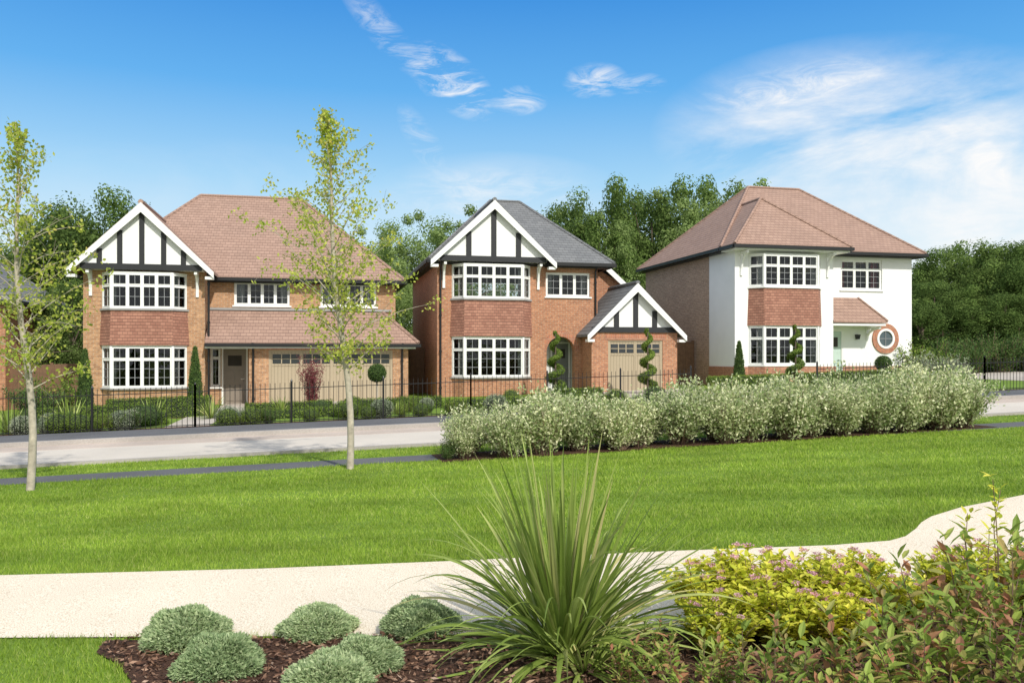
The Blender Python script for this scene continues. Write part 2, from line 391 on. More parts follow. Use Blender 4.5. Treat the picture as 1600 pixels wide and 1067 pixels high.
def bay(H,x0,x1,D,c,zb,z1,z2,z3,z4,wallmat,y0=0):
    def ring(z,o=0): return [(x0-o,y0,z),(x0+c-o*.4,y0-D-o,z),(x1-c+o*.4,y0-D-o,z),(x1+o,y0,z)]
    b=MB(); b.prism(ring(zb,-.03),ring(z1-.06,-.03)); b.build('bay_base',wallmat,H)
    for za,zc,o in ((z1-.06,z1-.002,.05),(z3-.07,z3-.002,.065)):
        b=MB(); b.prism(ring(za,o),ring(zc,o)); b.build('sill',STN if wallmat!=RN else WH,H)
    b=MB(); b.prism(ring(z2+.03,.07),ring(z3-.072,.01)); b.build('tile_cladding',TC,H)
    for (a,t,tr) in ((z1,z2,.7),(z3,z4,.66)):
        fr,gl,ld=MB(),MB(),MB(); P=ring(0)
        for i,cols in ((0,1),(1,4),(2,1)):
            A=Vector(P[i]);B=Vector(P[i+1]);X=(B-A);w=X.length;X.normalize();N=Vector((X.y,-X.x,0))
            facet(fr,gl,ld,A,X,N,w,a,t,cols,tr,2,.055)
        for p in P[1:3]: fr.tube((p[0],p[1]+.02,a),(p[0],p[1]+.02,t),.055)
        fr.prism(ring(t,.0),ring(t+.03,.0))
        W=x1-x0
        cu=[drape((x0+c*.6,y0-D+.25),W*.1,a,t),drape((x1-c*.6-W*.1,y0-D+.25),W*.1,a,t)]
        finish_win(H,'bay_window',fr,gl,ld,cu)
def bracket(H,x,y0,y1,zt,zb):
    b=MB(); w=.05
    b.box(x-w,x+w,y0-.06,y0+0,zb,zt)
    b.box(x-w,x+w,y1,y0-.06,zt-.12,zt-.02)
    n=6; pts=[]
    for i in range(n+1):
        a=math.pi/2*i/n; pts.append((y0-.06-(y0-.06-y1-.05)*(1-math.cos(a)),zb+.1+(zt-.14-zb-.1)*math.sin(a)))
    for i in range(n):
        (ya,za),(yb,zb2)=pts[i],pts[i+1]
        b.prism([(x-w*.8,ya,za),(x+w*.8,ya,za),(x+w*.8,ya+.0,za+.09),(x-w*.8,ya,za+.09)],[(x-w*.8,yb,zb2),(x+w*.8,yb,zb2),(x+w*.8,yb,zb2+.09),(x-w*.8,yb,zb2+.09)])
    b.build('bracket',WH,H)
def gable(H,xc,hwp,ze,zr,yb,y_back,over,tile,posts,hwo,beamz,pw=.085):
    sl=(zr-ze)/hwo; yf=yb-over
    r=MB()
    r.slab([(xc-hwo,yf,ze),(xc,yf,zr),(xc,y_back,zr),(xc-hwo,y_back,ze)],.1)
    r.slab([(xc,yf,zr),(xc+hwo,yf,ze),(xc+hwo,y_back,ze),(xc,y_back,zr)],.1)
    r.tube((xc,yf-.02,zr),(xc,y_back,zr),.09)
    r.build('gable_roof',tile,H)
    p=MB(); za=zr-.14; zb=beamz; hb=(za-zb)/sl
    p.poly([(xc-hb,yb,zb),(xc+hb,yb,zb),(xc,yb,za)])
    p.box(xc-hwp,xc+hwp,yb+.01,0,zb-.1,zb-.02)
    p.build('gable_panel',RN,H)
    t=MB(); t.box(xc-hwp+.03,xc+hwp-.03,yb-.05,yb+.02,zb-.12,zb+.09)
    for dx in posts: t.box(xc+dx-pw,xc+dx+pw,yb-.04,yb+.01,zb+.09,zr-.2-sl*(abs(dx)+pw))
    t.build('timber_framing',BK,H)
    b=MB()
    for sg in(-1,1):
        A=[(xc,yf-.03,zr-.02),(xc+sg*(hwo+.02),yf-.03,ze-.04-.0),(xc+sg*(hwo+.02),yf-.03,ze-.26),(xc,yf-.03,zr-.36)]
        b.prism(A,[(q[0],q[1]+.06,q[2]) for q in A])
        b.box(*sorted((xc+sg*(hwo-.28),xc+sg*(hwo+.0))),yf+.032,yb+.1,ze-.3,ze-.2)
    b.build('bargeboard',WH,H)
def hip(H,x0,x1,y0,y1,ze,rx0,rx1,ry0,zr,tile,name='roof',gut=True,ry1=None):
    ry1=ry0 if ry1 is None else ry1
    r=MB(); A=(x0,y0,ze);B=(x1,y0,ze);C=(x1,y1,ze);D=(x0,y1,ze);P=(rx0,ry0,zr);R=(rx1,ry1,zr)
    for f in ([A,B,R,P],[B,C,R],[C,D,P,R],[D,A,P]): r.slab(f,.09)
    for a,b in ((P,R),(A,P),(B,R),(C,R),(D,P)): r.tube(a,b,.07,n=6)
    o=r.build(name,tile,H)
    if gut:
        g=MB(); z0=ze-.16;z1=ze-.03
        g.box(x0-.06,x1+.06,y0-.1,y0+.02,z0,z1);g.box(x0-.1,x0+.0,y0+.02,y1,z0,z1);g.box(x1,x1+.1,y0+.02,y1,z0,z1)
        g.build('gutter',BKM,H)
        s=MB(); s.box(x0+.05,x1-.05,y0+.05,y0+.6,ze-.2,ze-.165); s.box(x0+.05,x0+.5,y0+.6,y1,ze-.2,ze-.165); s.build('soffit',BK,H)
    return o
def pipe(H,x,y,z0,z1,mat=BKM):
    b=MB(); b.tube((x,y-.06,z0),(x,y-.06,z1),.04); 
    for z in np.arange(z0+.5,z1,1.4): b.tube((x,y-.06,z),(x,y-.06,z+.08),.055)
    b.tube((x,y-.06,z1),(x,y-.35,z1+.3),.04); b.build('drainpipe',mat,H)
CHR=plain('chrome',(.6,.6,.6),.2,1)
GFR=plain('garage_frame',(.42,.345,.235),.5); GGL=plain('dark_glazing',(.035,.04,.045),.08); GBAR=plain('garage_bar',(.42,.35,.24),.5)
def door(H,x0,x1,z0,z1,y,mat,lights=True):
    b=MB(); b.box(x0+.06,x1-.06,y,y+.05,z0,z1-.06)
    w=x1-x0-.12
    for i in range(2):
        for (p,q) in ((.08,.33),(.37,.6)):
            a=x0+.06+w*(.12+.42*i); b.box(a,a+w*.34,y-.02,y,z0+(z1-z0)*p,z0+(z1-z0)*q)
    d=b.build('door',mat,H)
    f=MB(); f.box(x0,x0+.06,y-.04,y+.06,z0,z1);f.box(x1-.06,x1,y-.04,y+.06,z0,z1);f.box(x0+.06,x1-.06,y-.04,y+.06,z1-.06,z1); f.build('frame',WH,d)
    if lights:
        g=MB(); g.box(x0+.06+w*.2,x1-.06-w*.2,y-.012,y,z0+(z1-z0)*.68,z0+(z1-z0)*.86); g.build('door_light',ROOM,d)
    h=MB(); h.tube((x1-.14,y-.06,z0+1.0),(x1-.26,y-.06,z0+1.0),.015); h.tube((x1-.14,y-.06,z0+1.0),(x1-.14,y,z0+1.0),.015); h.build('handle',CHR,d)
def garage_door(H,x0,x1,z0,z1,y,n):
    b=MB(); b.fbox((x0,y,0),Xv,FN,.06,x1-x0-.06,-.05,0,z0,z1-.06); zz=z1-.1
    w=(x1-x0-.12)/n
    for i in range(n):
        a=x0+.06+w*i
        b.box(a,a+.05,y-.02,y,z0,z1-.06); b.box(a+w-.05,a+w,y-.02,y,z0,z1-.06)
        b.box(a+.05,a+w-.05,y-.02,y,zz-.5,zz-.44)
    d=b.build('garage_door',GD,H)
    f=MB(); f.box(x0,x0+.06,y-.03,y+.05,z0,z1);f.box(x1-.06,x1,y-.03,y+.05,z0,z1);f.box(x0+.06,x1-.06,y-.03,y+.05,z1-.06,z1); f.build('frame',GFR,d)
    for i in range(n):
        g=MB();m=MB()
        a=x0+.06+w*i+.07; ww=w-.14
        g.box(a,a+ww,y-.008,y-.001,zz-.41,zz-.06)
        nb=3 if ww<1.3 else 4
        for j in range(1,nb): m.box(a+ww*j/nb-.018,a+ww*j/nb+.018,y-.02,y-.009,zz-.41,zz-.06)
        m.box(a,a+ww,y-.019,y-.008,zz-.25,zz-.225)
        g.build('garage_window',GGL,d); m.build('glazing_bars',GBAR,d)
def lintel(H,O,a0,a1,z0,z1):
    l=MB(); l.fbox(O,Xv,FN,a0,a1,0,.012,z0,z1); l.build('brick_lintel',BRH,H)
def house1():
    s0=-8.14; H=house('detached_house','orange brick detached house with red tiled roof and wide garage',s0,32,-.2)
    w=MB()
    w.wall((0,0,0),Xv,FN,4.06,-.6,5.0,[(.65,3.41,.8,4.85)])
    w.wall((4.06,0,0),(0,1,0),(1,0,0),1.2,-.6,5.0); w.wall((0,9,0),(0,-1,0),(-1,0,0),9,-.6,5.0)
    mw=7.0
    w.wall((4.06,1.2,0),Xv,FN,mw,-.6,4.9,[(.9,2.95,3.85,4.75),(4.1,6.25,3.85,4.75),(.04,.42,.75,2.25),(.45,1.4,.05,2.25)])
    w.wall((11.06,1.2,0),(0,1,0),(1,0,0),7.8,-.6,4.9); w.wall((0,9,0),Xv,(0,1,0),11.06,-.6,4.9)
    w.wall((5.6,0,0),Xv,FN,5.84,-.6,2.35,[(.7,5.25,0.0,2.15)]); w.wall((11.44,0,0),(0,1,0),(1,0,0),6,-.6,2.35); w.wall((5.6,1.2,0),(0,-1,0),(-1,0,0),1.2,-.6,2.35)
    w.wall((11.44,6,0),(-1,0,0),(0,1,0),.4,-.6,2.35)
    w.build('wall',BR1,H)
    lintel(H,(5.6,0,0),.6,5.35,2.15,2.34); lintel(H,(4.06,1.2,0),.8,3.05,4.75,4.88); lintel(H,(4.06,1.2,0),4.0,6.35,4.75,4.88)
    hip(H,-.35,11.4,.85,9.4,4.9,3.2,7.35,5.5,8.75,TR)
    gable(H,2.03,2.03,4.95,7.32,-.5,4.2,.2,TR,(-.72,0,.72,-1.38,1.38),2.4,5.07)
    bay(H,.6,3.46,.5,.42,-.5,.8,2.27,3.6,4.85,BR1)
    bracket(H,.25,0,-.5,4.95,4.05); bracket(H,3.81,0,-.5,4.95,4.05)
    r=MB(); a=(4.1,1.25,3.7);b=(10.5,1.25,3.7);c=(11.8,-.35,2.42);d=(4.1,-.35,2.42)
    r.slab([d,c,b,a]); r.slab([c,(11.8,6.2,2.42),(10.5,6.2,3.7),b]); r.tube(c,b,.07,n=6); r.build('lean_to_roof',TR,H)
    g=MB(); g.box(4.1,11.88,-.45,-.33,2.26,2.38); g.box(11.8,11.9,-.33,6.2,2.26,2.38); g.build('gutter',BKM,H)
    q=MB(); q.box(4.1,11.7,-.3,0,2.2,2.255);  q.build('soffit',WH,H)
    f=MB(); f.box(4.1,10.9,1.12,1.2,3.66,3.75); f.build('lead_flashing',STN,H)
    window(H,4.96,7.01,3.85,4.75,1.2,4); window(H,8.16,10.31,3.85,4.75,1.2,4)
    window(H,4.1,4.48,.75,2.25,1.2,1,.75); door(H,4.51,5.46,.05,2.25,1.24,DB)
    garage_door(H,6.3,10.85,0,2.15,.06,4)
    pipe(H,4.2,0,-.2,4.6); pipe(H,5.75,0,-.2,2.1); pipe(H,11.2,0,-.2,2.1)
    c=MB(); c.box(4.1,5.6,.0,1.2,2.265,2.3); c.build('porch_ceiling',WH,H)
house1()
def house2():
    s0=4.42; H=house('detached_house','red brick house with grey slate roof and arched porch',s0,32,.15)
    w=MB()
    w.wall((0,0,0),Xv,FN,4.3,-.6,5.3,[(.62,3.68,.76,5.1)])
    w.wall((4.3,.0,0),(0,1,0),(1,0,0),.25,-.6,5.3)
    w.wall((4.3,.25,0),Xv,FN,2.3,-.6,5.3,[(.12,1.98,3.96,4.93),(.15,1.33,.0,2.35)],.35)
    w.wall((0,8.7,0),(0,-1,0),(-1,0,0),8.7,-.6,5.3); w.wall((6.6,.25,0),(0,1,0),(1,0,0),8.45,-.6,5.3); w.wall((0,8.7,0),Xv,(0,1,0),9.6,-.6,3.4)
    cx=4.3+.74; R=.59; zc=2.35-R
    for sg in(-1,1):
        n=8; arc=[(cx+sg*R*math.cos(a),.25,zc+R*math.sin(a)) for a in [math.pi/2*i/n for i in range(n+1)]]
        corner=(cx+sg*R,.25,2.35)
        for i in range(n):
            w.poly([corner,arc[i],arc[i+1]]); w.poly([arc[i],arc[i+1],(arc[i+1][0],.6,arc[i+1][2]),(arc[i][0],.6,arc[i][2])])
    e=[(6.6,2.0,-.6),(9.6,2.0,-.6),(9.6,2.0,3.5),(8.2,2.0,4.75),(7.2,2.0,5.3),(6.6,2.0,5.3)]
    w.poly(e); w.poly([(9.6,2.0,-.6),(9.6,8.7,-.6),(9.6,8.7,3.5),(9.6,2.0,3.5)])
    gx0=5.93;gx1=9.53;gy=-1.0
    w.wall((gx0,gy,0),Xv,FN,gx1-gx0,-.6,2.6,[(.68,2.98,0.05,2.2)]); w.wall((gx0,.3,0),(0,-1,0),(-1,0,0),1.3,-.6,2.5); w.wall((gx1,gy,0),(0,1,0),(1,0,0),6,-.6,2.5)
    w.build('wall',BR2,H)
    a=MB(); n=14
    for i in range(n):
        t0=math.pi*i/n;t1=math.pi*(i+1)/n
        A=[(cx+r*math.cos(t),.235,zc+r*math.sin(t)) for r,t in((R,t0),(R+.22,t0),(R+.22,t1),(R,t1))]
        a.prism(A,[(p[0],.27,p[2]) for p in A])
    a.build('brick_arch',BRH,H); lintel(H,(gx0,gy,0),.55,3.1,2.2,2.42)
    p=MB(); p.box(4.35,6.3,1.5,1.6,-.2,2.6); p.box(4.35,4.42,.6,1.5,-.2,2.6); p.box(5.8,5.87,.6,1.5,-.2,2.6); p.build('porch_wall',plain('porch_grey',(.55,.55,.53),.7),H)
    door(H,4.95,5.78,.05,2.15,1.44,DK); window(H,4.5,4.88,.3,2.1,1.44,1,.75)
    hip(H,-.35,7.2,-.1,9.0,5.32,3.0,4.35,4.5,8.5,TS)
    gable(H,2.13,2.13,5.25,7.58,-.5,3.6,.2,TS,(0,-.98,.98),2.45,5.33,.1)
    bay(H,.56,3.72,.5,.42,-.5,.76,2.3,3.8,5.1,BR2)
    bracket(H,.25,0,-.5,5.2,4.2); bracket(H,4.03,0,-.5,5.2,4.2)
    window(H,4.42,6.28,3.96,4.93,.25,3,None,WH)
    r=MB(); r.slab([(7.0,1.7,5.9),(9.9,1.7,3.35),(9.9,9,3.35),(7.0,9,5.9)],.1); r.build('side_roof',TS,H)
    b=MB(); A=[(6.8,1.66,6.08),(9.95,1.66,3.32),(9.95,1.66,3.05),(6.8,1.66,5.8)]; b.prism(A,[(q[0],q[1]+.05,q[2]) for q in A]); b.build('bargeboard',WH,H)
    gable(H,7.75,1.85,2.42,4.45,gy-.02,4.5,.25,TS,(0,-.8,.8),2.05,2.62,.1)
    garage_door(H,gx0+.68,gx0+2.98,.05,2.2,gy+.06,2)
    pipe(H,6.5,.25,-.2,5.0); pipe(H,.12,0,-.2,4.9)
house2()
def house3():
    s0=16.48; H=house('detached_house','white rendered house with brick plinth and red tiled roof',s0,31,.5)
    w=MB(); pz=.78
    w.wall((0,0,0),Xv,FN,4.52,pz,5.65,[(.62,3.9,.86,5.35)])
    w.wall((4.52,0,0),(0,1,0),(1,0,0),1.0,pz,5.65)
    w.wall((4.52,1,0),Xv,FN,4.6,pz,5.65,[(1.05,3.1,4.1,5.4),(.2,1.15,pz,2.35)])
    w.wall((0,2.3,0),(0,-1,0),(-1,0,0),2.3,pz,5.65)
    w.wall((9.12,1,0),(0,1,0),(1,0,0),8.5,pz,5.65)
    w.build('wall',RN,H)
    b=MB(); b.wall((-.01,9.5,0),(0,-1,0),(-1,0,0),7.2,-.6,5.65); b.wall((0,9.5,0),Xv,(0,1,0),9.12,-.6,5.65); b.build('side_wall',BR3,H)
    p=MB(); p.box(-.03,4.55,-.03,.1,-.6,pz); p.box(-.03,.1,.1,2.3,-.6,pz); p.box(4.4,4.72,.1,1.1,-.6,pz); p.box(5.67,9.15,.97,1.1,-.6,pz); p.box(4.72,5.67,.97,1.1,-.6,.05); p.box(9.0,9.15,1.1,9,-.6,pz); p.build('brick_plinth',BRP,H)
    hip(H,-.35,9.5,.55,9.8,5.72,3.4,6.1,5.1,9.25,TR)
    r=MB(); A=(-.35,-.65,5.72);B=(4.95,-.65,5.72);P=(2.3,2.0,8.1);K=(2.3,6,8.1)
    for f in([A,B,P],[B,(4.95,6,5.72),K,P],[(-.35,6,5.72),A,P,K]): r.slab(f,.09)
    for a,c in((A,P),(B,P),(P,K)): r.tube(a,c,.07,n=6)
    r.build('wing_roof',TR,H)
    g=MB(); g.box(-.41,5.01,-.75,-.63,5.56,5.69); g.box(-.45,-.35,-.63,.5,5.56,5.69); g.box(4.95,5.05,-.63,.4,5.56,5.69); g.build('gutter',BKM,H)
    s=MB(); s.box(-.3,4.9,-.6,0,5.5,5.555); s.box(-.3,0,0,.6,5.5,5.555); s.box(4.52,4.9,0,.5,5.5,5.555); s.build('soffit',WH,H)
    bay(H,.62,3.9,.5,.42,-.3,.86,2.43,4.05,5.35,RN)
    q=MB(); q.prism([(.55,0,-.5),(1.03,-.55,-.5),(3.5,-.55,-.5),(3.97,0,-.5)],[(.55,0,pz),(1.03,-.55,pz),(3.5,-.55,pz),(3.97,0,pz)]); q.build('bay_plinth',BRP,H)
    bracket(H,.28,0,-.55,5.5,4.5); bracket(H,4.24,0,-.55,5.5,4.5)
    window(H,5.57,7.62,4.1,5.4,1.0,3,.7,WH,CURR)
    door(H,4.72,5.67,.05,2.35,1.05,DG)
    r=MB(); a=(4.52,1.0,3.75);b2=(6.4,1.0,3.75);c=(7.1,-.05,2.7);d=(4.52,-.05,2.7)
    r.slab([d,c,b2,a],.08); r.slab([c,(7.1,1,2.7),b2],.08); r.tube(c,b2,.06,n=6); r.build('porch_roof',TR,H)
    f=MB(); f.box(4.52,7.05,0.0,1.0,2.5,2.6)
    f.build('porch_ceiling',WH,H); bracket(H,6.85,1.0,.1,2.5,1.9)
    cx=7.77;cz=1.98; n=36
    def ringpart(r0,r1,y0,y1,name,mat,par):
        m=MB()
        for i in range(n):
            t0=2*math.pi*i/n;t1=2*math.pi*(i+1)/n
            A=[(cx+r*math.cos(t),y0,cz+r*math.sin(t)) for r,t in((r0,t0),(r1,t0),(r1,t1),(r0,t1))]
            m.prism(A,[(q[0],y1,q[2]) for q in A],True)
        return m.build(name,mat,par)
    rw=ringpart(.34,.44,.93,1.02,'round_window',WH,H)
    ringpart(.44,.66,.95,1.01,'brick_surround',BRH,rw)
    m=MB(); m.poly([(cx+.36*math.cos(2*math.pi*i/n),.985,cz+.36*math.sin(2*math.pi*i/n)) for i in range(n)]); m.build('pane',plain('dark_pane',(.07,.1,.11),.05),rw)
    m=MB(); m.box(cx-.012,cx+.012,.96,.98,cz-.34,cz+.34); m.box(cx-.34,cx+.34,.962,.978,cz-.012,cz+.012); m.build('glazing_bars',LEAD,rw)
    l=MB(); l.box(6.32,6.36,.9,1.0,2.12,2.16); l.prism([(6.28,.86,1.95),(6.4,.86,1.95),(6.4,.98,1.95),(6.28,.98,1.95)],[(6.25,.83,2.15),(6.43,.83,2.15),(6.43,1.0,2.15),(6.25,1.0,2.15)]); l.build('wall_lantern',BKM,H)
    pipe(H,4.6,1.0,2.8,5.3,WH)
house3()
def house0():
    H=house('detached_house','brick house with grey slate roof partly hidden by tree',-20.9,35,-.5)
    w=MB(); w.wall((0,0,0),Xv,FN,9.3,-.6,4.3,[(6,8,2.8,3.9)]); w.wall((9.3,0,0),(0,1,0),(1,0,0),7,-.6,4.3); w.wall((3,-3.5,0),Xv,FN,4.4,-.6,2.3); w.wall((7.4,-3.5,0),(0,1,0),(1,0,0),3.5,-.6,2.3); w.build('wall',BR2,H)
    hip(H,-.4,9.7,-.4,7.4,4.35,3,6,3.5,7.4,TS); window(H,6,8,2.8,3.9,0,3)
    r=MB(); r.slab([(2.7,-3.8,2.3),(7.7,-3.8,2.3),(7.7,0,3.5),(2.7,0,3.5)]); r.build('lean_to_roof',TS,H)
house0()
# ------------------------------------------------------------ fences
def railing(s0,s1,t,label):
    x,y=XY(s0,t); e=bpy.data.objects.new('railing_fence',None); COL.objects.link(e); e.location=(x,y,float(G(x,y)))
    tag(e,label,'fence','black metal garden railings')
    def loc(s): 
        a,b=XY(s,t); return (a-x,b-y,float(G(a,b))-float(G(x,y)))
    h=1.08; n=max(1,int(round((s1-s0)/2.4)))
    for i in range(n+1):
        b=MB(); p=loc(s0+(s1-s0)*i/n); b.box(p[0]-.022,p[0]+.022,p[1]-.022,p[1]+.022,p[2]-.1,p[2]+h+.04); b.tube((p[0],p[1],p[2]+h+.04),(p[0],p[1],p[2]+h+.09),.03,.01)
        b.build('post',BKM,e)
    A=loc(s0);B=loc(s1)
    for z in (.12,h-.14): 
        r=MB(); r.tube((A[0],A[1],A[2]+z),(B[0],B[1],B[2]+z),.014,n=4); r.build('rail',BKM,e)
    r=MB(); s=s0+.1
    while s<s1:
        p=loc(s); r.tube((p[0],p[1],p[2]+.06),(p[0],p[1],p[2]+h),.008,n=4); s+=.12
    r.build('bars',BKM,e)
for a,b in ((-18,-10),(-10,-3),(-3,3.9),(3.9,10.2),(14.2,20),(20,26.4)):
    railing(a,b,21.75,'black metal vertical bar railing along front garden')
def timber(s0,s1,t,h,label):
    x,y=XY(s0,t); e=bpy.data.objects.new('timber_fence',None); COL.objects.link(e); z=float(G(x,y)); e.location=(x,y,z); e.rotation_euler=(0,0,TH); tag(e,label,'fence','brown timber fences between houses')
    L=s1-s0; b=MB(); a=0;k=0
    while a<L-.01:
        w=min(.13,L-a); b.box(a,a+w-.0 if w<.13 else a+.128,-.012 if k%2 else -.02,.0,-.2+.028*a,h+.028*a); a+=.13;k+=1
    b.build('boards',WOOD,e)
    n=max(1,int(L/1.8))
    for i in range(n+1): 
        b=MB(); b.box(L*i/n-.05,L*i/n+.05,.0,.1,-.2,h+.06+.028*L*i/n); b.build('post',WOOD,e)
timber(3.5,4.35,36,1.9,'brown close boarded timber gate between brick houses')
timber(14.1,16.3,34.5,1.9,'brown close boarded timber fence beside white house')
timber(-12,-8.3,35.5,1.7,'brown close boarded timber fence beside orange brick house')
# ------------------------------------------------------------ vegetation
BARK=plain('bark_pale',(.42,.37,.29),.85,nz=.3,nscale=12)
BARKD=plain('bark_dark',(.12,.09,.065),.9,nz=.3,nscale=8)
TWIG=plain('twig_brown',(.2,.13,.085),.8,nz=.3)
L_BG=leafmat('leaf_background',[(0,(.11,.18,.045)),(.5,(.16,.245,.065)),(1,(.23,.32,.095))],.45,.8,.35,.72,1.28,.05)
L_BGD=leafmat('leaf_background_dark',[(0,(.075,.13,.035)),(.5,(.115,.18,.05)),(1,(.17,.25,.07))],.4,.8,.35,.72,1.3,.05)
L_BGL=leafmat('leaf_background_light',[(0,(.19,.28,.09)),(.5,(.26,.36,.12)),(1,(.34,.44,.18))],.45,.8,.4,.82,1.18,.05)
L_YNG=leafmat('leaf_yellow_green',[(0,(.3,.4,.05)),(.5,(.46,.54,.09)),(.9,(.62,.64,.15)),(1,(.6,.5,.14))],.5,.5,3)
L_VAR=leafmat('leaf_variegated',[(0,(.2,.29,.1)),(.3,(.38,.47,.2)),(.55,(.62,.67,.37)),(1,(.88,.87,.62))],.35,.6,2,.85,1.12)
L_DK=leafmat('leaf_dark',[(0,(.045,.09,.03)),(.5,(.09,.16,.045)),(1,(.15,.23,.06))],.25,.6,4)
L_BOX=leafmat('leaf_box',[(0,(.09,.15,.025)),(.5,(.17,.26,.045)),(1,(.28,.37,.075))],.3,.6,4)
L_HEB=leafmat('leaf_hebe',[(0,(.22,.32,.15)),(.5,(.4,.51,.27)),(1,(.58,.67,.4))],.3,.6,6,.9,1.1)
L_RED=leafmat('leaf_red',[(0,(.16,.04,.05)),(1,(.34,.09,.11))],.3,.5,4)
L_GRY=leafmat('leaf_grey',[(0,(.22,.27,.18)),(1,(.5,.54,.4))],.25,.6,4)
L_SPI=leafmat('leaf_lime',[(0,(.42,.5,.04)),(.5,(.7,.72,.08)),(1,(.88,.82,.15))],.45,.5,5,.88,1.1)
L_PIN=leafmat('flower_pink',[(0,(.62,.28,.42)),(1,(.88,.58,.68))],.3,.6,5)
L_PHO=leafmat('leaf_copper',[(0,(.18,.28,.045)),(.55,(.34,.45,.09)),(.75,(.42,.4,.13)),(.87,(.42,.22,.11)),(1,(.5,.22,.14))],.4,.5,3,.88,1.12,.2)
L_PHR=leafmat('leaf_sword',[(0,(.17,.25,.045)),(.5,(.3,.4,.085)),(.85,(.44,.52,.16)),(1,(.58,.52,.24))],.3,.45,3,.85,1.12,.3)
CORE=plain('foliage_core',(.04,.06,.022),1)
def clump_cloud(cent,rc,per,L,W,up=.3):
    K=len(cent); off=rng.normal(size=(K,per,3)); off=off/np.linalg.norm(off,axis=2,keepdims=True)*(rng.random((K,per,1))**.4)
    P=(cent[:,None]+off*rc[:,None,None]).reshape(-1,3); o=off.reshape(-1,3)
    Nn=unit(o)*1.5+rng.normal(size=o.shape)*.35+[0,0,up]; D=np.cross(Nn,rng.normal(size=o.shape)); n=len(P)
    return rquads(P,D,Nn,L*(.6+.8*rng.random(n)),W*(.6+.8*rng.random(n)))
def bg_tree(H,a,K,per,mat,leaf,seed):
    r=np.random.default_rng(seed)
    q=Q()
    d=unit(r.normal(size=(K,3))); rad=.4+.6*r.random(K)**.5
    cz=H*.56;b=H*.42
    th=np.arctan2(d[:,1],d[:,0]); lump=1+.18*np.sin(th*3+seed)+.12*np.sin(d[:,2]*5+seed*2)
    cent=np.stack([d[:,0]*a*rad*lump,d[:,1]*a*rad*lump,cz+d[:,2]*b*rad*np.where(d[:,2]>0,lump,1)],1)
    rc=a*(.17+.16*r.random(K))
    q.add(*clump_cloud(cent,rc,per,leaf,leaf*.75))
    crown=q.mesh('tree_crown',[mat])
    t=Q(); V,Fc=tubes([(0,0,-.2),(0.1,0,H*.2),(-.1,.1,H*.45),(0,0,H*.8)],[a*.07,a*.055,a*.04,a*.015],8); t.add(V,Fc)
    for i in range(14):
        c=cent[r.integers(K)]; z0=H*(.2+.35*r.random()); V,Fc=tubes([(0,0,z0),tuple(c*[.5,.5,0]+np.array([0,0,(z0+c[2])/2+.1])),tuple(c)],[a*.03,a*.018,a*.006],5); t.add(V,Fc)
    trunk=t.mesh('tree_trunk',[BARKD],True)
    return trunk,crown
def place_tree(meshes,x,y,rz,sc,label,group,name='tree'):
    e=bpy.data.objects.new(name,None); COL.objects.link(e); e.location=(x,y,float(G(x,y))); e.rotation_euler=(0,0,rz); e.scale=sc
    tag(e,label,'tree',group); obj('trunk',meshes[0],parent=e); obj('crown',meshes[1],parent=e)
BT=[bg_tree(10,3.6,85,300,L_BG,.17,1),bg_tree(10,3.3,90,280,L_BGD,.16,2),bg_tree(10,3.8,80,310,L_BG,.18,3),bg_tree(10,2.6,70,210,L_BGL,.14,4),bg_tree(10,1.5,42,90,L_BGL,.16,5),bg_tree(10,4.2,95,280,L_BGD,.19,6)]
def bgt(u,t,vtop,kind,wf=1,lab='mature dark green broadleaf tree behind the houses'):
    x,y=PU(u,t); H=(HZ-vtop)/F*y+CZ-float(G(x,y)); s=H/10
    if kind in(3,4): lab='light green feathery tree behind the houses'
    place_tree(BT[kind],x,y,random.random()*6,(s*wf,s*wf,s),lab,'trees behind the houses')
for u,t,v,k,w in ((20,52,375,1,.9),(75,50,345,0,.8),(130,49,316,5,.7),(180,50,308,0,.75),(225,52,338,1,.7),(-40,50,380,2,.9),
    (590,50,362,3,.9),(625,54,336,3,.9),(668,52,345,3,1),(705,56,330,3,1),(738,50,355,3,.8),(560,56,370,1,.8),
    (850,54,335,3,.8),(882,54,308,1,.7),(937,50,290,0,.75),(985,56,312,2,.7),(1018,52,290,1,.8),(1058,50,300,3,.9),(1095,54,278,2,.75),(1130,50,296,3,.7),(960,48,335,3,.7),(1180,56,315,0,.8),
    (1205,62,258,4,1),(1250,60,290,4,1),(490,60,345,1,.8),
    (1430,44,396,0,1.0),(1475,43,410,5,1.0),(1530,42,380,2,1.0),(1580,41,372,1,1.0),(1635,42,378,5,1.1),(1505,47,388,2,1.1),(1555,40,412,0,1.1),(1605,39,402,5,1),(1460,40,435,1,1.2),(1690,41,390,5,1.1),(1500,38.5,450,2,1.3),(1570,37,455,1,1.4),(1440,38.5,470,5,1.3),(1625,37,450,0,1.3),(1535,37,475,1,1.6),
    (70,38.5,455,3,.9),(110,40,430,1,.8)):
    bgt(u,t,v,k,w)
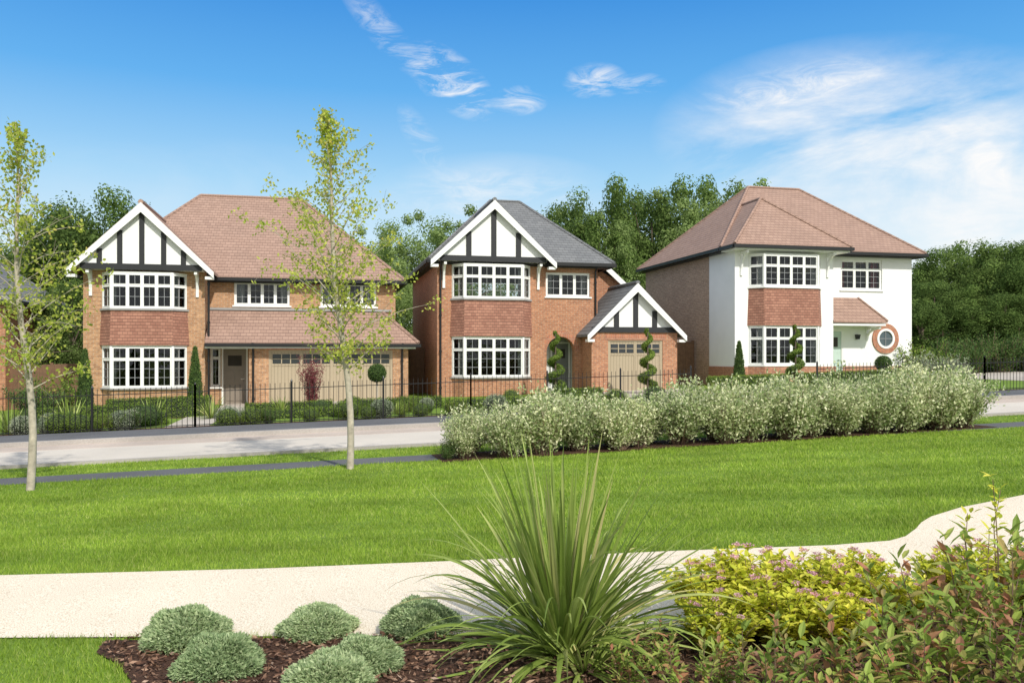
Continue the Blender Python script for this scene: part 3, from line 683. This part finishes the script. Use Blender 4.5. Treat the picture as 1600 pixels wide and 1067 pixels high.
def young(base_uv,top_uv,prof,nb,seed,lab,dens=1.):
    r=np.random.default_rng(seed); x0,y0=PG(*base_uv)
    H=(base_uv[1]-top_uv[1])/F*y0; lean=(top_uv[0]-base_uv[0])/F*y0
    def tp(f): return np.array([lean*f**1.2+.04*math.sin(f*9),.05*math.sin(f*7),H*f])
    t=Q(); fs=np.linspace(0,1,14); V,Fc=tubes([tuple(tp(f)-np.array([0,0,.05 if f==0 else 0])) for f in fs],[.052*(1-f)**.75+.004 for f in fs],9); t.add(V,Fc)
    LP=[];LD=[]
    for i in range(nb):
        f=.27+.71*(i/nb)**1.0; az=i*2.4+r.random()*.6; R=prof(f)*(.5+.65*r.random()); up=.8+.5*r.random()+(f>.75)*1.0
        p=tp(f); pts=[p]; d=np.array([math.cos(az),math.sin(az),up]); d/=np.linalg.norm(d); hl=R/max(.3,math.hypot(d[0],d[1]))
        ns=6
        for k in range(ns):
            d=d+np.array([0,0,-.07])+r.normal(size=3)*.08; d/=np.linalg.norm(d); pts.append(pts[-1]+d*hl/ns)
        V,Fc=tubes([tuple(q) for q in pts],list(np.linspace(.012*(1.1-f)+.0025,.0018,ns+1)),5); t.add(V,Fc)
        for k in range(1,ns+1):
            for m in range(2 if k<ns else 3):
                if r.random()<.2: continue
                dd=unit(r.normal(size=3)*.8+d*.6+[0,0,.15]); L=(.08+.2*r.random())*min(1,R*1.8); a=pts[k]; 
                b=a+dd*L*.5; c=b+(dd+[0,0,-.35])*L*.5
                V,Fc=tubes([tuple(a),tuple(b),tuple(c)],[.0025,.002,.0012],3); t.add(V,Fc)
                nl=int(r.integers(4,13)*dens*(1.4 if f<.6 else .8))
                for _ in range(nl):
                    g=r.random(); LP.append(a+(c-a)*g+r.normal(size=3)*.045); LD.append(r.normal(size=3)+[0,0,-.6])
    for i in range(40):
        f=.88+.12*r.random(); LP.append(tp(f)+r.normal(size=3)*.035); LD.append(r.normal(size=3))
    LP=np.array(LP);LD=np.array(LD);n=len(LP); V,Fc=rquads(LP,LD,r.normal(size=(n,3)),.04+.034*r.random(n),.03+.02*r.random(n))
    place_tree((t.mesh('young_trunk',[BARK],True),fast_mesh('young_crown',V,Fc,[L_YNG])),x0,y0,0,(1,1,1),lab,'young trees on the lawn','young_tree')
def prof1(f):
    return float(np.interp(f,[.25,.31,.42,.53,.65,.77,.88,.95,1],[.5,.85,1.15,1.1,.75,.42,.2,.1,.05]))
young((547,733),(505,168),prof1,66,11,'slender young tree with pale trunk and sparse yellow-green leaves',1.0)
young((47,766),(20,188),lambda f:prof1(f)*.78,54,12,'slender young tree with thin crown on the lawn',.8)
def var_shrub(seed,H=1.1,Rr=.55,ns=55,per=75,mat=L_VAR,leaf=.05,stem=TWIG,splay=.75,lw=.5,start=.25,mname='shrub_mesh',jit=.055,vary=.3,pw=.8):
    r=np.random.default_rng(seed); q=Q(); LP=[];LD=[]
    for i in range(ns):
        az=r.random()*6.283; sp=splay*r.random()**.6; d=np.array([math.cos(az)*sp,math.sin(az)*sp,1.0]); d/=np.linalg.norm(d)
        L=H*(1.05-vary+vary*1.1*r.random())*(1.0-.12*sp)*(1+.12*math.sin(az*2+seed)); p=np.array([math.cos(az),math.sin(az),0])*.12*r.random(); pts=[p]
        for k in range(4):
            d=d+r.normal(size=3)*.09+np.array([0,0,.03]); d/=np.linalg.norm(d); pts.append(pts[-1]+d*L/4)
        V,Fc=tubes([tuple(a) for a in pts],[.009,.007,.005,.004,.002],3); q.add(V,Fc,0)
        g=start+(1-start)*r.random(per)**pw; idx=np.minimum((g*4).astype(int),3); fr=g*4-idx; P=np.array(pts)
        base=P[idx]+(P[idx+1]-P[idx])*fr[:,None]; LP.append(base+r.normal(size=(per,3))*jit*H); LD.append(r.normal(size=(per,3))+d*.7+np.array([0,0,.2]))
    LP=np.concatenate(LP);LD=np.concatenate(LD);n=len(LP)
    LP[:,2]=np.maximum(LP[:,2],.03)
    V,Fc=rquads(LP,LD,r.normal(size=(n,3))+[0,-.3,.6],leaf*(.6+.7*r.random(n)),leaf*lw*(.7+.5*r.random(n))); q.add(V,Fc,1)
    return q.mesh(mname,[stem,mat])
VS=[var_shrub(20+i,1.12,.55,48+6*i,92,splay=.74+.05*(i%3),start=.22,jit=.056,vary=.5,leaf=.065,lw=.55,pw=.85) for i in range(5)]
nh=16
for i in range(nh):
    for row in range(2):
        f=(i+.2+.5*row+random.uniform(-.2,.2))/nh
        if f>1: continue
        p=Vector(HA)+hs*(hl*f)+hn*(.32+.55*row+random.uniform(-.18,.18)); sc=(.84+.24*f)*random.uniform(.8,1.16)
        if i==0: sc*=.85
        obj('variegated_shrub',VS[(i*3+row*2)%5],(p.x,p.y,float(G(p.x,p.y))),random.random()*6,(sc,sc,sc),label='cream and green variegated shrub with twiggy brown stems',cat='shrub',group='row of variegated shrubs beside the lawn')
DS=[var_shrub(40+i,.8,.5,40,90,L_DK,.05,TWIG,.9,.5,.1) for i in range(2)]
x,y=PG(700,718); obj('low_shrub',DS[0],(x,y,float(G(x,y))),0,.4,label='small dark green shrub at the end of the row',cat='shrub')
def ball(q,c,r,n,leaf,ax=(1,1,1),mi=0,jit=.08,flat=0):
    d=unit(rng.normal(size=(n,3)))
    P=np.array(c)+d*r*np.array(ax)*(1-jit*2*rng.random((n,1))**1.5+jit*.5); Nn=d+rng.normal(size=(n,3))*.5
    D=np.cross(Nn,rng.normal(size=(n,3)))+d*.5; q.add(*rquads(P,D,Nn,leaf*(.6+.8*rng.random(n)),leaf*.5),mi)
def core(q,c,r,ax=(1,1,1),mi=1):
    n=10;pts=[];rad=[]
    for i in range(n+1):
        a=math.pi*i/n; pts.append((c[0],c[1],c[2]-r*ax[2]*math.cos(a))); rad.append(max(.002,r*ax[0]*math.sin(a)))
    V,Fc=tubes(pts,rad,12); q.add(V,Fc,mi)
def m_ball(mat,n=2500,leaf=.05):
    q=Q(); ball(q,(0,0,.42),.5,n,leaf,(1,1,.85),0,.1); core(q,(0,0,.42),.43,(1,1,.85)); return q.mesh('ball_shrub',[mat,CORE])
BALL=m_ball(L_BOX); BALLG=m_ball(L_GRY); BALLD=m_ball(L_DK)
def m_cone(mat,w=.28):
    q=Q(); n=5000; h=rng.random(n)**.8; r=w*(1-h)**.7*np.minimum(1,h*8+.5); a=rng.random(n)*6.283
    P=np.stack([np.cos(a)*r,np.sin(a)*r,h*1.95+.05],1)*[1,1,1]; P+=rng.normal(size=P.shape)*.02
    Nn=np.stack([np.cos(a),np.sin(a),a*0+.3],1)+rng.normal(size=P.shape)*.4; D=np.stack([np.cos(a)*.4,np.sin(a)*.4,a*0+1],1)+rng.normal(size=P.shape)*.3
    q.add(*rquads(P,D,Nn,.07,.03),0)
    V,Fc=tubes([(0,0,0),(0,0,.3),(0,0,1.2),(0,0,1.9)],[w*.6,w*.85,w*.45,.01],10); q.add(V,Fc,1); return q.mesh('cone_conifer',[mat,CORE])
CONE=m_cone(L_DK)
def m_spiral():
    q=Q(); turns=3.6
    n=8000; g=rng.random(n); r=.22*(1-g)**.6+.03; a=g*turns*6.283; tr=.14*(1-g*.6)
    c=np.stack([np.cos(a)*r,np.sin(a)*r,.25+g*2.0],1); d=unit(rng.normal(size=(n,3)))
    P=c+d*tr[:,None]; Nn=d+rng.normal(size=(n,3))*.4; q.add(*rquads(P,np.cross(Nn,rng.normal(size=(n,3))),Nn,.055,.028),0)
    gs=np.linspace(0,1,60); pts=[(math.cos(k*turns*6.283)*(.22*(1-k)**.6+.03),math.sin(k*turns*6.283)*(.22*(1-k)**.6+.03),.25+k*2.0) for k in gs]
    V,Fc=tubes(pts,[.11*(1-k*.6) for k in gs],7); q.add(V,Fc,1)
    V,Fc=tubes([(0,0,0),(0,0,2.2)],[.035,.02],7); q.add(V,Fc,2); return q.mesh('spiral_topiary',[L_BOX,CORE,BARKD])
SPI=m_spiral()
def m_lolly(h,r=.33):
    q=Q(); ball(q,(0,0,h-r),r,3000,.05,(1,1,1),0,.06); core(q,(0,0,h-r),r-.04); V,Fc=tubes([(0,0,0),(0.01,0,h-.5)],[.03,.025],7); q.add(V,Fc,2); return q.mesh('ball_topiary',[L_DK,CORE,BARK])
LOL=m_lolly(1.4,.28); LOL2=m_lolly(1.1,.28)
def gp(name,me,u,t,sc,lab,cat='shrub',group=None):
    x,y=PU(u,t); return obj(name,me,(x,y,float(G(x,y))),random.random()*6,sc,label=lab,cat=cat,group=group)
for u,t,s in((868,29.5,1.05),(1012,28.8,1.05),(1243,28.3,1.05)): gp('spiral_topiary',SPI,u,t,s,'green spiral clipped topiary in front garden','topiary','spiral topiaries')
for u,t,s in((133,28,(.9,.9,1.05)),(305,29,(.9,.9,1.05)),(1155,28.5,(.85,.85,.9))): gp('conifer',CONE,u,t,s,'narrow upright dark green conifer beside bay window','conifer','upright conifers')
gp('ball_topiary',LOL,589,27.5,1.0,'round headed clipped standard topiary','topiary','ball topiaries'); gp('ball_topiary',LOL2,1380,28.5,1.0,'round headed clipped standard topiary','topiary','ball topiaries')
RS=var_shrub(60,1.6,.5,46,110,L_RED,.055,TWIG,.15,.5,.1,jit=.03); gp('red_shrub',RS,488,27.3,.95,'narrow upright dark red leaved shrub before the garage')
GS=[var_shrub(61,.8,.5,35,70,L_BOX,.06,TWIG,1,.4,.05),var_shrub(62,.7,.5,35,70,L_GRY,.06,TWIG,1,.3,.05),DS[0],DS[1]]
def spiky(n,L,w,mat,seed,upmin=.2,upmax=1.4,droop=.9,seg=7,mname='spiky',jitter=.05):
    r=np.random.default_rng(seed); Vs=[];Fs=[];c=0
    for i in range(n):
        az=r.random()*6.283; el=upmin+(upmax-upmin)*r.random()**.75; l=L*(.6+.45*r.random())*(.78+.27*el/1.5); d=np.array([math.cos(az)*math.cos(el),math.sin(az)*math.cos(el),math.sin(el)])
        p=np.array([math.cos(az),math.sin(az),0])*jitter*r.random(); side=np.array([-math.sin(az),math.cos(az),0])+r.normal(size=3)*.15; dr=droop*(.3+1.2*r.random()**1.5)*(1.15-math.sin(el)*.8); ww=w*(.7+.5*r.random()); tw=r.normal()*.25
        rows=[]
        for k in range(seg+1):
            f=k/seg; up=unit(np.cross(side,d)); prf=ww*(.55+.9*f if f<.4 else .91*(1-((f-.4)/.6)**1.6)+.02)
            s2=side*math.cos(tw*f*2)+up*math.sin(tw*f*2)
            rows.append([p-s2*prf/2+up*prf*.16,p.copy(),p+s2*prf/2+up*prf*.16])
            p=p+d*l/seg; d=unit(d+np.array([0,0,-dr/seg*(0.3+1.6*f)])); 
            if p[2]<.015: p[2]=.015
        V=np.array(rows).reshape(-1,3); Fc=[]
        for k in range(seg):
            for j in range(2): Fc.append((k*3+j,k*3+j+1,(k+1)*3+j+1,(k+1)*3+j))
        Vs.append(V);Fs.append(np.array(Fc)+c);c+=len(V)
    return fast_mesh(mname,np.concatenate(Vs),np.concatenate(Fs),[mat])
SPK=spiky(70,.9,.04,L_PHR,5)
for u,t,s in((110,24,1.1),(240,24.5,1),(440,26,.8),(1120,25,.8),(15,23,1),(330,25.5,.9),(620,24,.6)): gp('spiky_plant',SPK,u,t,s,'spiky strap leaved plant in garden bed','plant','spiky garden plants')
rr=random.Random(5)
for i in range(84):
    u=rr.choice([rr.uniform(20,330),rr.uniform(20,680),rr.uniform(250,680),rr.uniform(700,1050),rr.uniform(1080,1420)]); t=rr.choice([rr.uniform(22.1,22.8),rr.uniform(22.2,28)])
    k=rr.choice([0,1,2,3,3,3,4,4,5,5,6]); me=[GS[0],GS[1],DS[1],BALL,BALLG,BALLD,GS[0]][k]; sc=rr.uniform(.3,.68) if k in(3,4,5) else rr.uniform(.3,.7)
    s_=US(u,t)
    if 10.4<s_<13.9 or -4.1<s_<-2.6: continue
    gp('garden_shrub',me,u,t,sc,['loose green garden shrub','silvery grey garden shrub','dark green garden shrub','round clipped box ball','rounded grey green shrub','rounded dark green shrub','loose green garden shrub'][k]+' behind black railings','shrub','front garden shrubs')
for u,t,sc,k in ((1462,27,1.8,1),(1490,28,1.5,1),(1445,26,1.1,0),(1440,31,2.0,0),(1475,33,2.2,2),(1520,34,2.2,3),(1565,34,2.3,2),(1610,34,2.2,3),(1650,34,2.2,2),(1545,35,2.4,3),(1590,35,2.4,2)):
    gp('garden_shrub',GS[k],u,t,sc,['large loose green shrub beside white house','large pale feathery shrub beside white house','large dark green shrub beside paved drive','large dark green shrub beside paved drive'][k])
gp('garden_shrub',GS[0],95,28,1.7,'large loose green shrub beside orange brick house'); gp('garden_shrub',DS[1],60,27,1.5,'dark green shrub beside timber fence')
def boxhedge(u0,u1,t,w,h,lab='clipped green box hedge in front garden'):
    s0=US(u0,t);s1=US(u1,t);L=s1-s0; q=Q(); n=int(900*(L*h*2+L*w))
    f=rng.integers(0,3,n); a=rng.random(n)*L; b=rng.random(n); 
    P=np.where((f==0)[:,None],np.stack([a,b*w-w/2,np.full(n,h)],1),np.where((f==1)[:,None],np.stack([a,np.full(n,-w/2),b*h],1),np.stack([np.where(b>.5,0,L),(rng.random(n)-.5)*w,b*h],1)))
    Nn=np.where((f==0)[:,None],[0,0,1.],np.where((f==1)[:,None],[0,-1.,0],[1.,0,0]))+rng.normal(size=(n,3))*.5
    P=P+rng.normal(size=P.shape)*.02; P[:,2]+=.028*P[:,0]
    q.add(*rquads(P,np.cross(Nn,rng.normal(size=(n,3))),Nn,.05,.03),0)
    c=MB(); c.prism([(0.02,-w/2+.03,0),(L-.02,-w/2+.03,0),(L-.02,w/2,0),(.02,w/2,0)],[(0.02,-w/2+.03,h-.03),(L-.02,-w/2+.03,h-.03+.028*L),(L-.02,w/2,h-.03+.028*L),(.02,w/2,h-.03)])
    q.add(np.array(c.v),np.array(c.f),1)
    x,y=XY(s0,t); obj('box_hedge',q.mesh('box_hedge',[L_BOX,CORE]),(x,y,float(G(x,y))),TH,1,label=lab,cat='hedge',group='clipped box hedges')
boxhedge(60,215,25.2,.5,.5); boxhedge(170,330,26.8,.5,.6); boxhedge(110,260,24.0,.4,.35); boxhedge(385,520,26.8,.4,.32); boxhedge(540,690,26,.4,.35); boxhedge(400,540,24.3,.35,.26); boxhedge(700,820,24,.5,.35); boxhedge(1110,1230,27,.5,.6); boxhedge(1250,1420,27,.5,.6); boxhedge(880,940,26.5,.4,.4)
# foreground ------------------------------------------------
def m_hebe(seed):
    q=Q(); n=13000
    d=unit(rng.normal(size=(n,3))); d[:,2]=np.abs(d[:,2])*1.0-.12
    bumpy=1+.07*np.sin(d[:,0]*9+seed)+.07*np.sin(d[:,1]*8+seed*2)+.06*np.sin(d[:,2]*10)
    P=d*.48*bumpy[:,None]*(1-.2*rng.random((n,1))**2); P[:,2]=P[:,2]*.85+.08
    D=d+rng.normal(size=(n,3))*.6+[0,0,.3]; Nn=rng.normal(size=(n,3))+d*.4
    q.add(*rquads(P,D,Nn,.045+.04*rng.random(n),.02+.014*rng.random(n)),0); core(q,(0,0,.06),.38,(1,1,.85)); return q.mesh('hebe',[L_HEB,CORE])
HB_=[m_hebe(1),m_hebe(2)]
for i,(u,v,w,sq) in enumerate(((276,1016,130,.85),(328,1066,134,.9),(489,1002,114,.8),(651,998,118,.85),(560,1058,124,.8),(505,1100,146,.85))):
    x,y=PG(u,v); s=w/F*y; obj('hebe_shrub',HB_[i%2],(x,y+s*.3,float(G(x,y+s*.3))+.0),i*1.3,(s,s,s*sq),label='small rounded grey-green hebe shrub on bark mulch',cat='shrub',group='rounded hebe shrubs in mulch')
x,y=PG(880,1022); PH=spiky(300,1.25,.033,L_PHR,9,.1,1.53,2.1,12,'sword_leaves',.09)
obj('sword_leaved_plant',PH,(x,y,float(G(x,y))),.4,1.0,label='large spiky plant with arching narrow sword shaped leaves',cat='plant')
obj('sword_leaved_plant',spiky(60,.7,.02,L_PHR,19,.15,.9,1.5,8,'thin_leaves',.06),(x+.1,y-.25,float(G(x,y))),0,1.0,label='low tuft of thin arching grassy leaves',cat='plant')
def leafy(seed,H,ns,mat,leaf,lw,whorl,splay,flowers=0,name='m',start=.3,nw=6,droop=.15,stem=TWIG,upb=1.2):
    r=np.random.default_rng(seed); q=Q(); LP=[];LD=[];LN=[];tips=[]
    for i in range(ns):
        az=r.random()*6.283; sp=splay*r.random()**.55; d=unit(np.array([math.cos(az)*sp,math.sin(az)*sp,1.0])); L=H*(.6+.5*r.random()); pts=[np.array([math.cos(az),math.sin(az),0])*.08*r.random()]
        for k in range(5): d=unit(d+r.normal(size=3)*.1+np.array([0,0,.04])); pts.append(pts[-1]+d*L/5)
        V,Fc=tubes([tuple(a) for a in pts],[.006,.005,.004,.004,.003,.002],4); q.add(V,q2t(Fc),0); P=np.array(pts); tips.append(P[-1])
        for w in range(nw):
            g=start+(1-start)*(w/(nw-1)); idx=min(int(g*5),4); b=P[idx]+(P[idx+1]-P[idx])*(g*5-idx)
            for j in range(whorl):
                a2=j*6.283/whorl+w*1.1+r.random()*.7; e=.1+upb*g*r.random(); dd=np.array([math.cos(a2),math.sin(a2),e]); LP.append(b+r.normal(size=3)*leaf*.15); LD.append(dd); LN.append(np.array([-math.cos(a2)*e,-math.sin(a2)*e,1])+r.normal(size=3)*.3)
    n=len(LP); V,Fc=nice(np.array(LP),np.array(LD),np.array(LN),leaf*(.55+.6*r.random(n)),leaf*lw*(.8+.4*r.random(n)),droop); q.add(V,Fc,1)
    mats=[stem,mat]
    if flowers:
        mats.append(L_PIN)
        tips.sort(key=lambda t:-t[2]); tips=[tips[k] for k in r.permutation(min(len(tips),flowers*4))[:flowers]]
        for t in tips:
            m=60; dd=unit(r.normal(size=(m,3)))*[1,1,.35]*(.5+.5*r.random((m,1))); V,Fc=rquads(t+dd*.034+[0,0,.03],r.normal(size=(m,3)),r.normal(size=(m,3))+[0,0,1],.012,.009); q.add(V,q2t(Fc),2)
    return q.mesh(name,mats)
SP=[leafy(70+i,.43,125,L_SPI,.062,.5,4,1.0,11,'spiraea',.2,9) for i in range(2)]
for i,(u,v,s) in enumerate(((1115,985,.9),(1180,975,1.0),(1265,978,.95),(1325,968,.9),(1225,1010,.9),(1500,955,.85),(1580,958,.95),(1120,1025,.75),(1310,1015,.75),(1420,985,.7))):
    x,y=PG(u,v); obj('flowering_shrub',SP[i%2],(x,y,float(G(x,y))),i*1.7,s,label='lime yellow shrub dotted with small pink flower heads',cat='shrub',group='lime shrubs with pink flowers')
PT=[leafy(80+i,.7,9,L_PHO,.115,.33,3,.45,0,'photinia',.3,9,.2,TWIG,2.0) for i in range(4)]
for i,(u,v,s) in enumerate(((1190,1170,.72),(1310,1150,.76),(1400,1105,.85),(1485,1085,.92),(1565,1065,1.02),(1640,1050,1.12),(1430,1160,.8),(1545,1145,.85),(1080,1140,.6),(1350,1190,.65),(985,1095,.45),(1600,1110,.85),(1020,1060,.4),(1130,1100,.5),(1240,1110,.55))):
    x,y=PG(u,v); obj('copper_leaved_shrub',PT[i%4],(x,y,float(G(x,y))),i*2.1,s,label='shrub with pointed green and copper red leaves',cat='shrub',group='copper leaved shrubs in bed')
TLs=leafy(90,.95,4,L_SPI,.07,.35,3,.2,0,'tall_shoot',.45,10); x,y=PG(1545,1050); obj('tall_shoot_plant',TLs,(x,y,float(G(x,y))),0,1,label='tall thin yellow-green leafy shoots above copper shrubs',cat='plant')
# ------------------------------------------------------------ sky
W=bpy.data.worlds.new('World'); scene.world=W; W.use_nodes=True; nt=W.node_tree; N=nt.nodes; Lk=nt.links
bg=N['Background']; SEL=42; SAZ=30; BS=.13
sky=N.new('ShaderNodeTexSky'); sky.sky_type='NISHITA'; sky.sun_disc=False; sky.sun_elevation=math.radians(SEL); sky.sun_rotation=math.radians(180-SAZ)
tc=N.new('ShaderNodeTexCoord'); sp=N.new('ShaderNodeSeparateXYZ'); Lk.new(tc.outputs['Generated'],sp.inputs[0])
X_,Y_,Z_=sp.outputs
grad=ramp(nt,Z_,[(0,(.92,.97,.98)),(.1,(.78,.92,.98)),(.2,(.38,.69,.96)),(.3,(.12,.45,.9)),(.4,(.04,.29,.78)),(.6,(.35,.5,.75)),(1,(.65,.7,.78))])  # last two stops: zenith out of view, made paler as added fill light
sc_=N.new('ShaderNodeVectorMath'); sc_.operation='SCALE'; Lk.new(grad,sc_.inputs[0]); sc_.inputs['Scale'].default_value=1/BS
base=mixc(nt,.9,sky.outputs[0],sc_.outputs[0])
def cnoise(scale,sc3,rot,loc,detail,rough,dist):
    mp=N.new('ShaderNodeMapping'); Lk.new(tc.outputs['Generated'],mp.inputs[0]); mp.inputs['Scale'].default_value=sc3; mp.inputs['Rotation'].default_value=rot; mp.inputs['Location'].default_value=loc
    n1=N.new('ShaderNodeTexNoise'); Lk.new(mp.outputs[0],n1.inputs[0]); n1.inputs['Scale'].default_value=scale; n1.inputs['Detail'].default_value=detail; n1.inputs['Roughness'].default_value=rough; n1.inputs['Distortion'].default_value=dist
    return n1.outputs['Fac']
nA=cnoise(2.6,(1.5,1.5,3.6),(.2,.75,.3),(.7,.2,1.3),10,.6,.5)
nB=cnoise(7,(1,1,3.0),(.1,-.55,.2),(3,1,.3),10,.66,.9)
nC=cnoise(16,(1,1,3.4),(.0,.65,.2),(1,4,.7),10,.7,1.2)
def blob(cu,cv,ru,rv,amp,rot=0):
    k=(cu-800)/F;e=(HZ-cv)/F;l=math.sqrt(1+k*k+e*e)
    dx=math_(nt,'SUBTRACT',X_,k/l); dz=math_(nt,'SUBTRACT',Z_,e/l); c,s=math.cos(rot),math.sin(rot)
    a=math_(nt,'DIVIDE',math_(nt,'ADD',math_(nt,'MULTIPLY',dx,c),math_(nt,'MULTIPLY',dz,s)),ru/F)
    b=math_(nt,'DIVIDE',math_(nt,'SUBTRACT',math_(nt,'MULTIPLY',dz,c),math_(nt,'MULTIPLY',dx,s)),rv/F)
    r=math_(nt,'ADD',math_(nt,'MULTIPLY',a,a),math_(nt,'MULTIPLY',b,b))
    v=math_(nt,'MULTIPLY',math_(nt,'SUBTRACT',1,r,clamp=True),amp)
    return math_(nt,'MULTIPLY',v,math_(nt,'GREATER_THAN',Y_,0))
def acc(ps):
    m=None
    for p in ps:
        b=blob(*p); m=b if m is None else math_(nt,'ADD',m,b)
    return m
mA=acc(((1290,190,240,110,.8),(1400,300,330,180,.95),(1550,330,200,150,.4),(780,310,200,70,.35),(330,290,320,70,.2)))
mB=acc(((705,128,80,40,1.0,-.6),(930,127,50,26,.85),(812,158,44,22,.7),(1235,135,130,30,.5,.1),(1000,132,40,16,.6),(770,310,170,50,.35),(600,50,90,24,.5,-.8),(660,220,60,24,.4,-1.0)))
cA=math_(nt,'MULTIPLY',mA,math_(nt,'MULTIPLY',math_(nt,'SUBTRACT',nA,.36,clamp=True),3.6),clamp=True)
cA=math_(nt,'MULTIPLY',cA,math_(nt,'ADD',math_(nt,'MULTIPLY_ADD',nB,1.1,-.05),math_(nt,'MULTIPLY',nC,.6),clamp=True))
cB=math_(nt,'MULTIPLY',mB,math_(nt,'MULTIPLY',math_(nt,'SUBTRACT',nC,.45,clamp=True),4.2),clamp=True)
back_fill=math_(nt,'MULTIPLY',math_(nt,'MULTIPLY_ADD',Y_,-1.6,.1,clamp=True),.9)  # unseen white sky behind the camera, added as fill for the house fronts
cl=math_(nt,'ADD',math_(nt,'ADD',cA,cB),back_fill,clamp=True)
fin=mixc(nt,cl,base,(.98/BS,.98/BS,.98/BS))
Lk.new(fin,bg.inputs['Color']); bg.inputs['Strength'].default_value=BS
sd=bpy.data.lights.new('sun','SUN'); sd.energy=3.8; sd.angle=math.radians(1.2); sd.color=(1,.96,.88)
so=bpy.data.objects.new('sun',sd); COL.objects.link(so); e=math.radians(SEL);a=math.radians(SAZ)
to=Vector((math.sin(a)*math.cos(e),-math.cos(a)*math.cos(e),math.sin(e))); so.rotation_euler=to.to_track_quat('Z','Y').to_euler(); so.location=(10,-20,20)
cd=bpy.data.cameras.new('camera'); co=bpy.data.objects.new('camera',cd); COL.objects.link(co); scene.camera=co
co.location=(0,0,CZ); co.rotation_euler=(math.pi/2,0,0); cd.sensor_width=36; cd.lens=F/1600*36; cd.shift_y=(HZ-533.5)/1600; cd.clip_end=3000; cd.clip_start=.05
scene.view_settings.view_transform='Standard'; scene.view_settings.look='None'; scene.view_settings.exposure=0
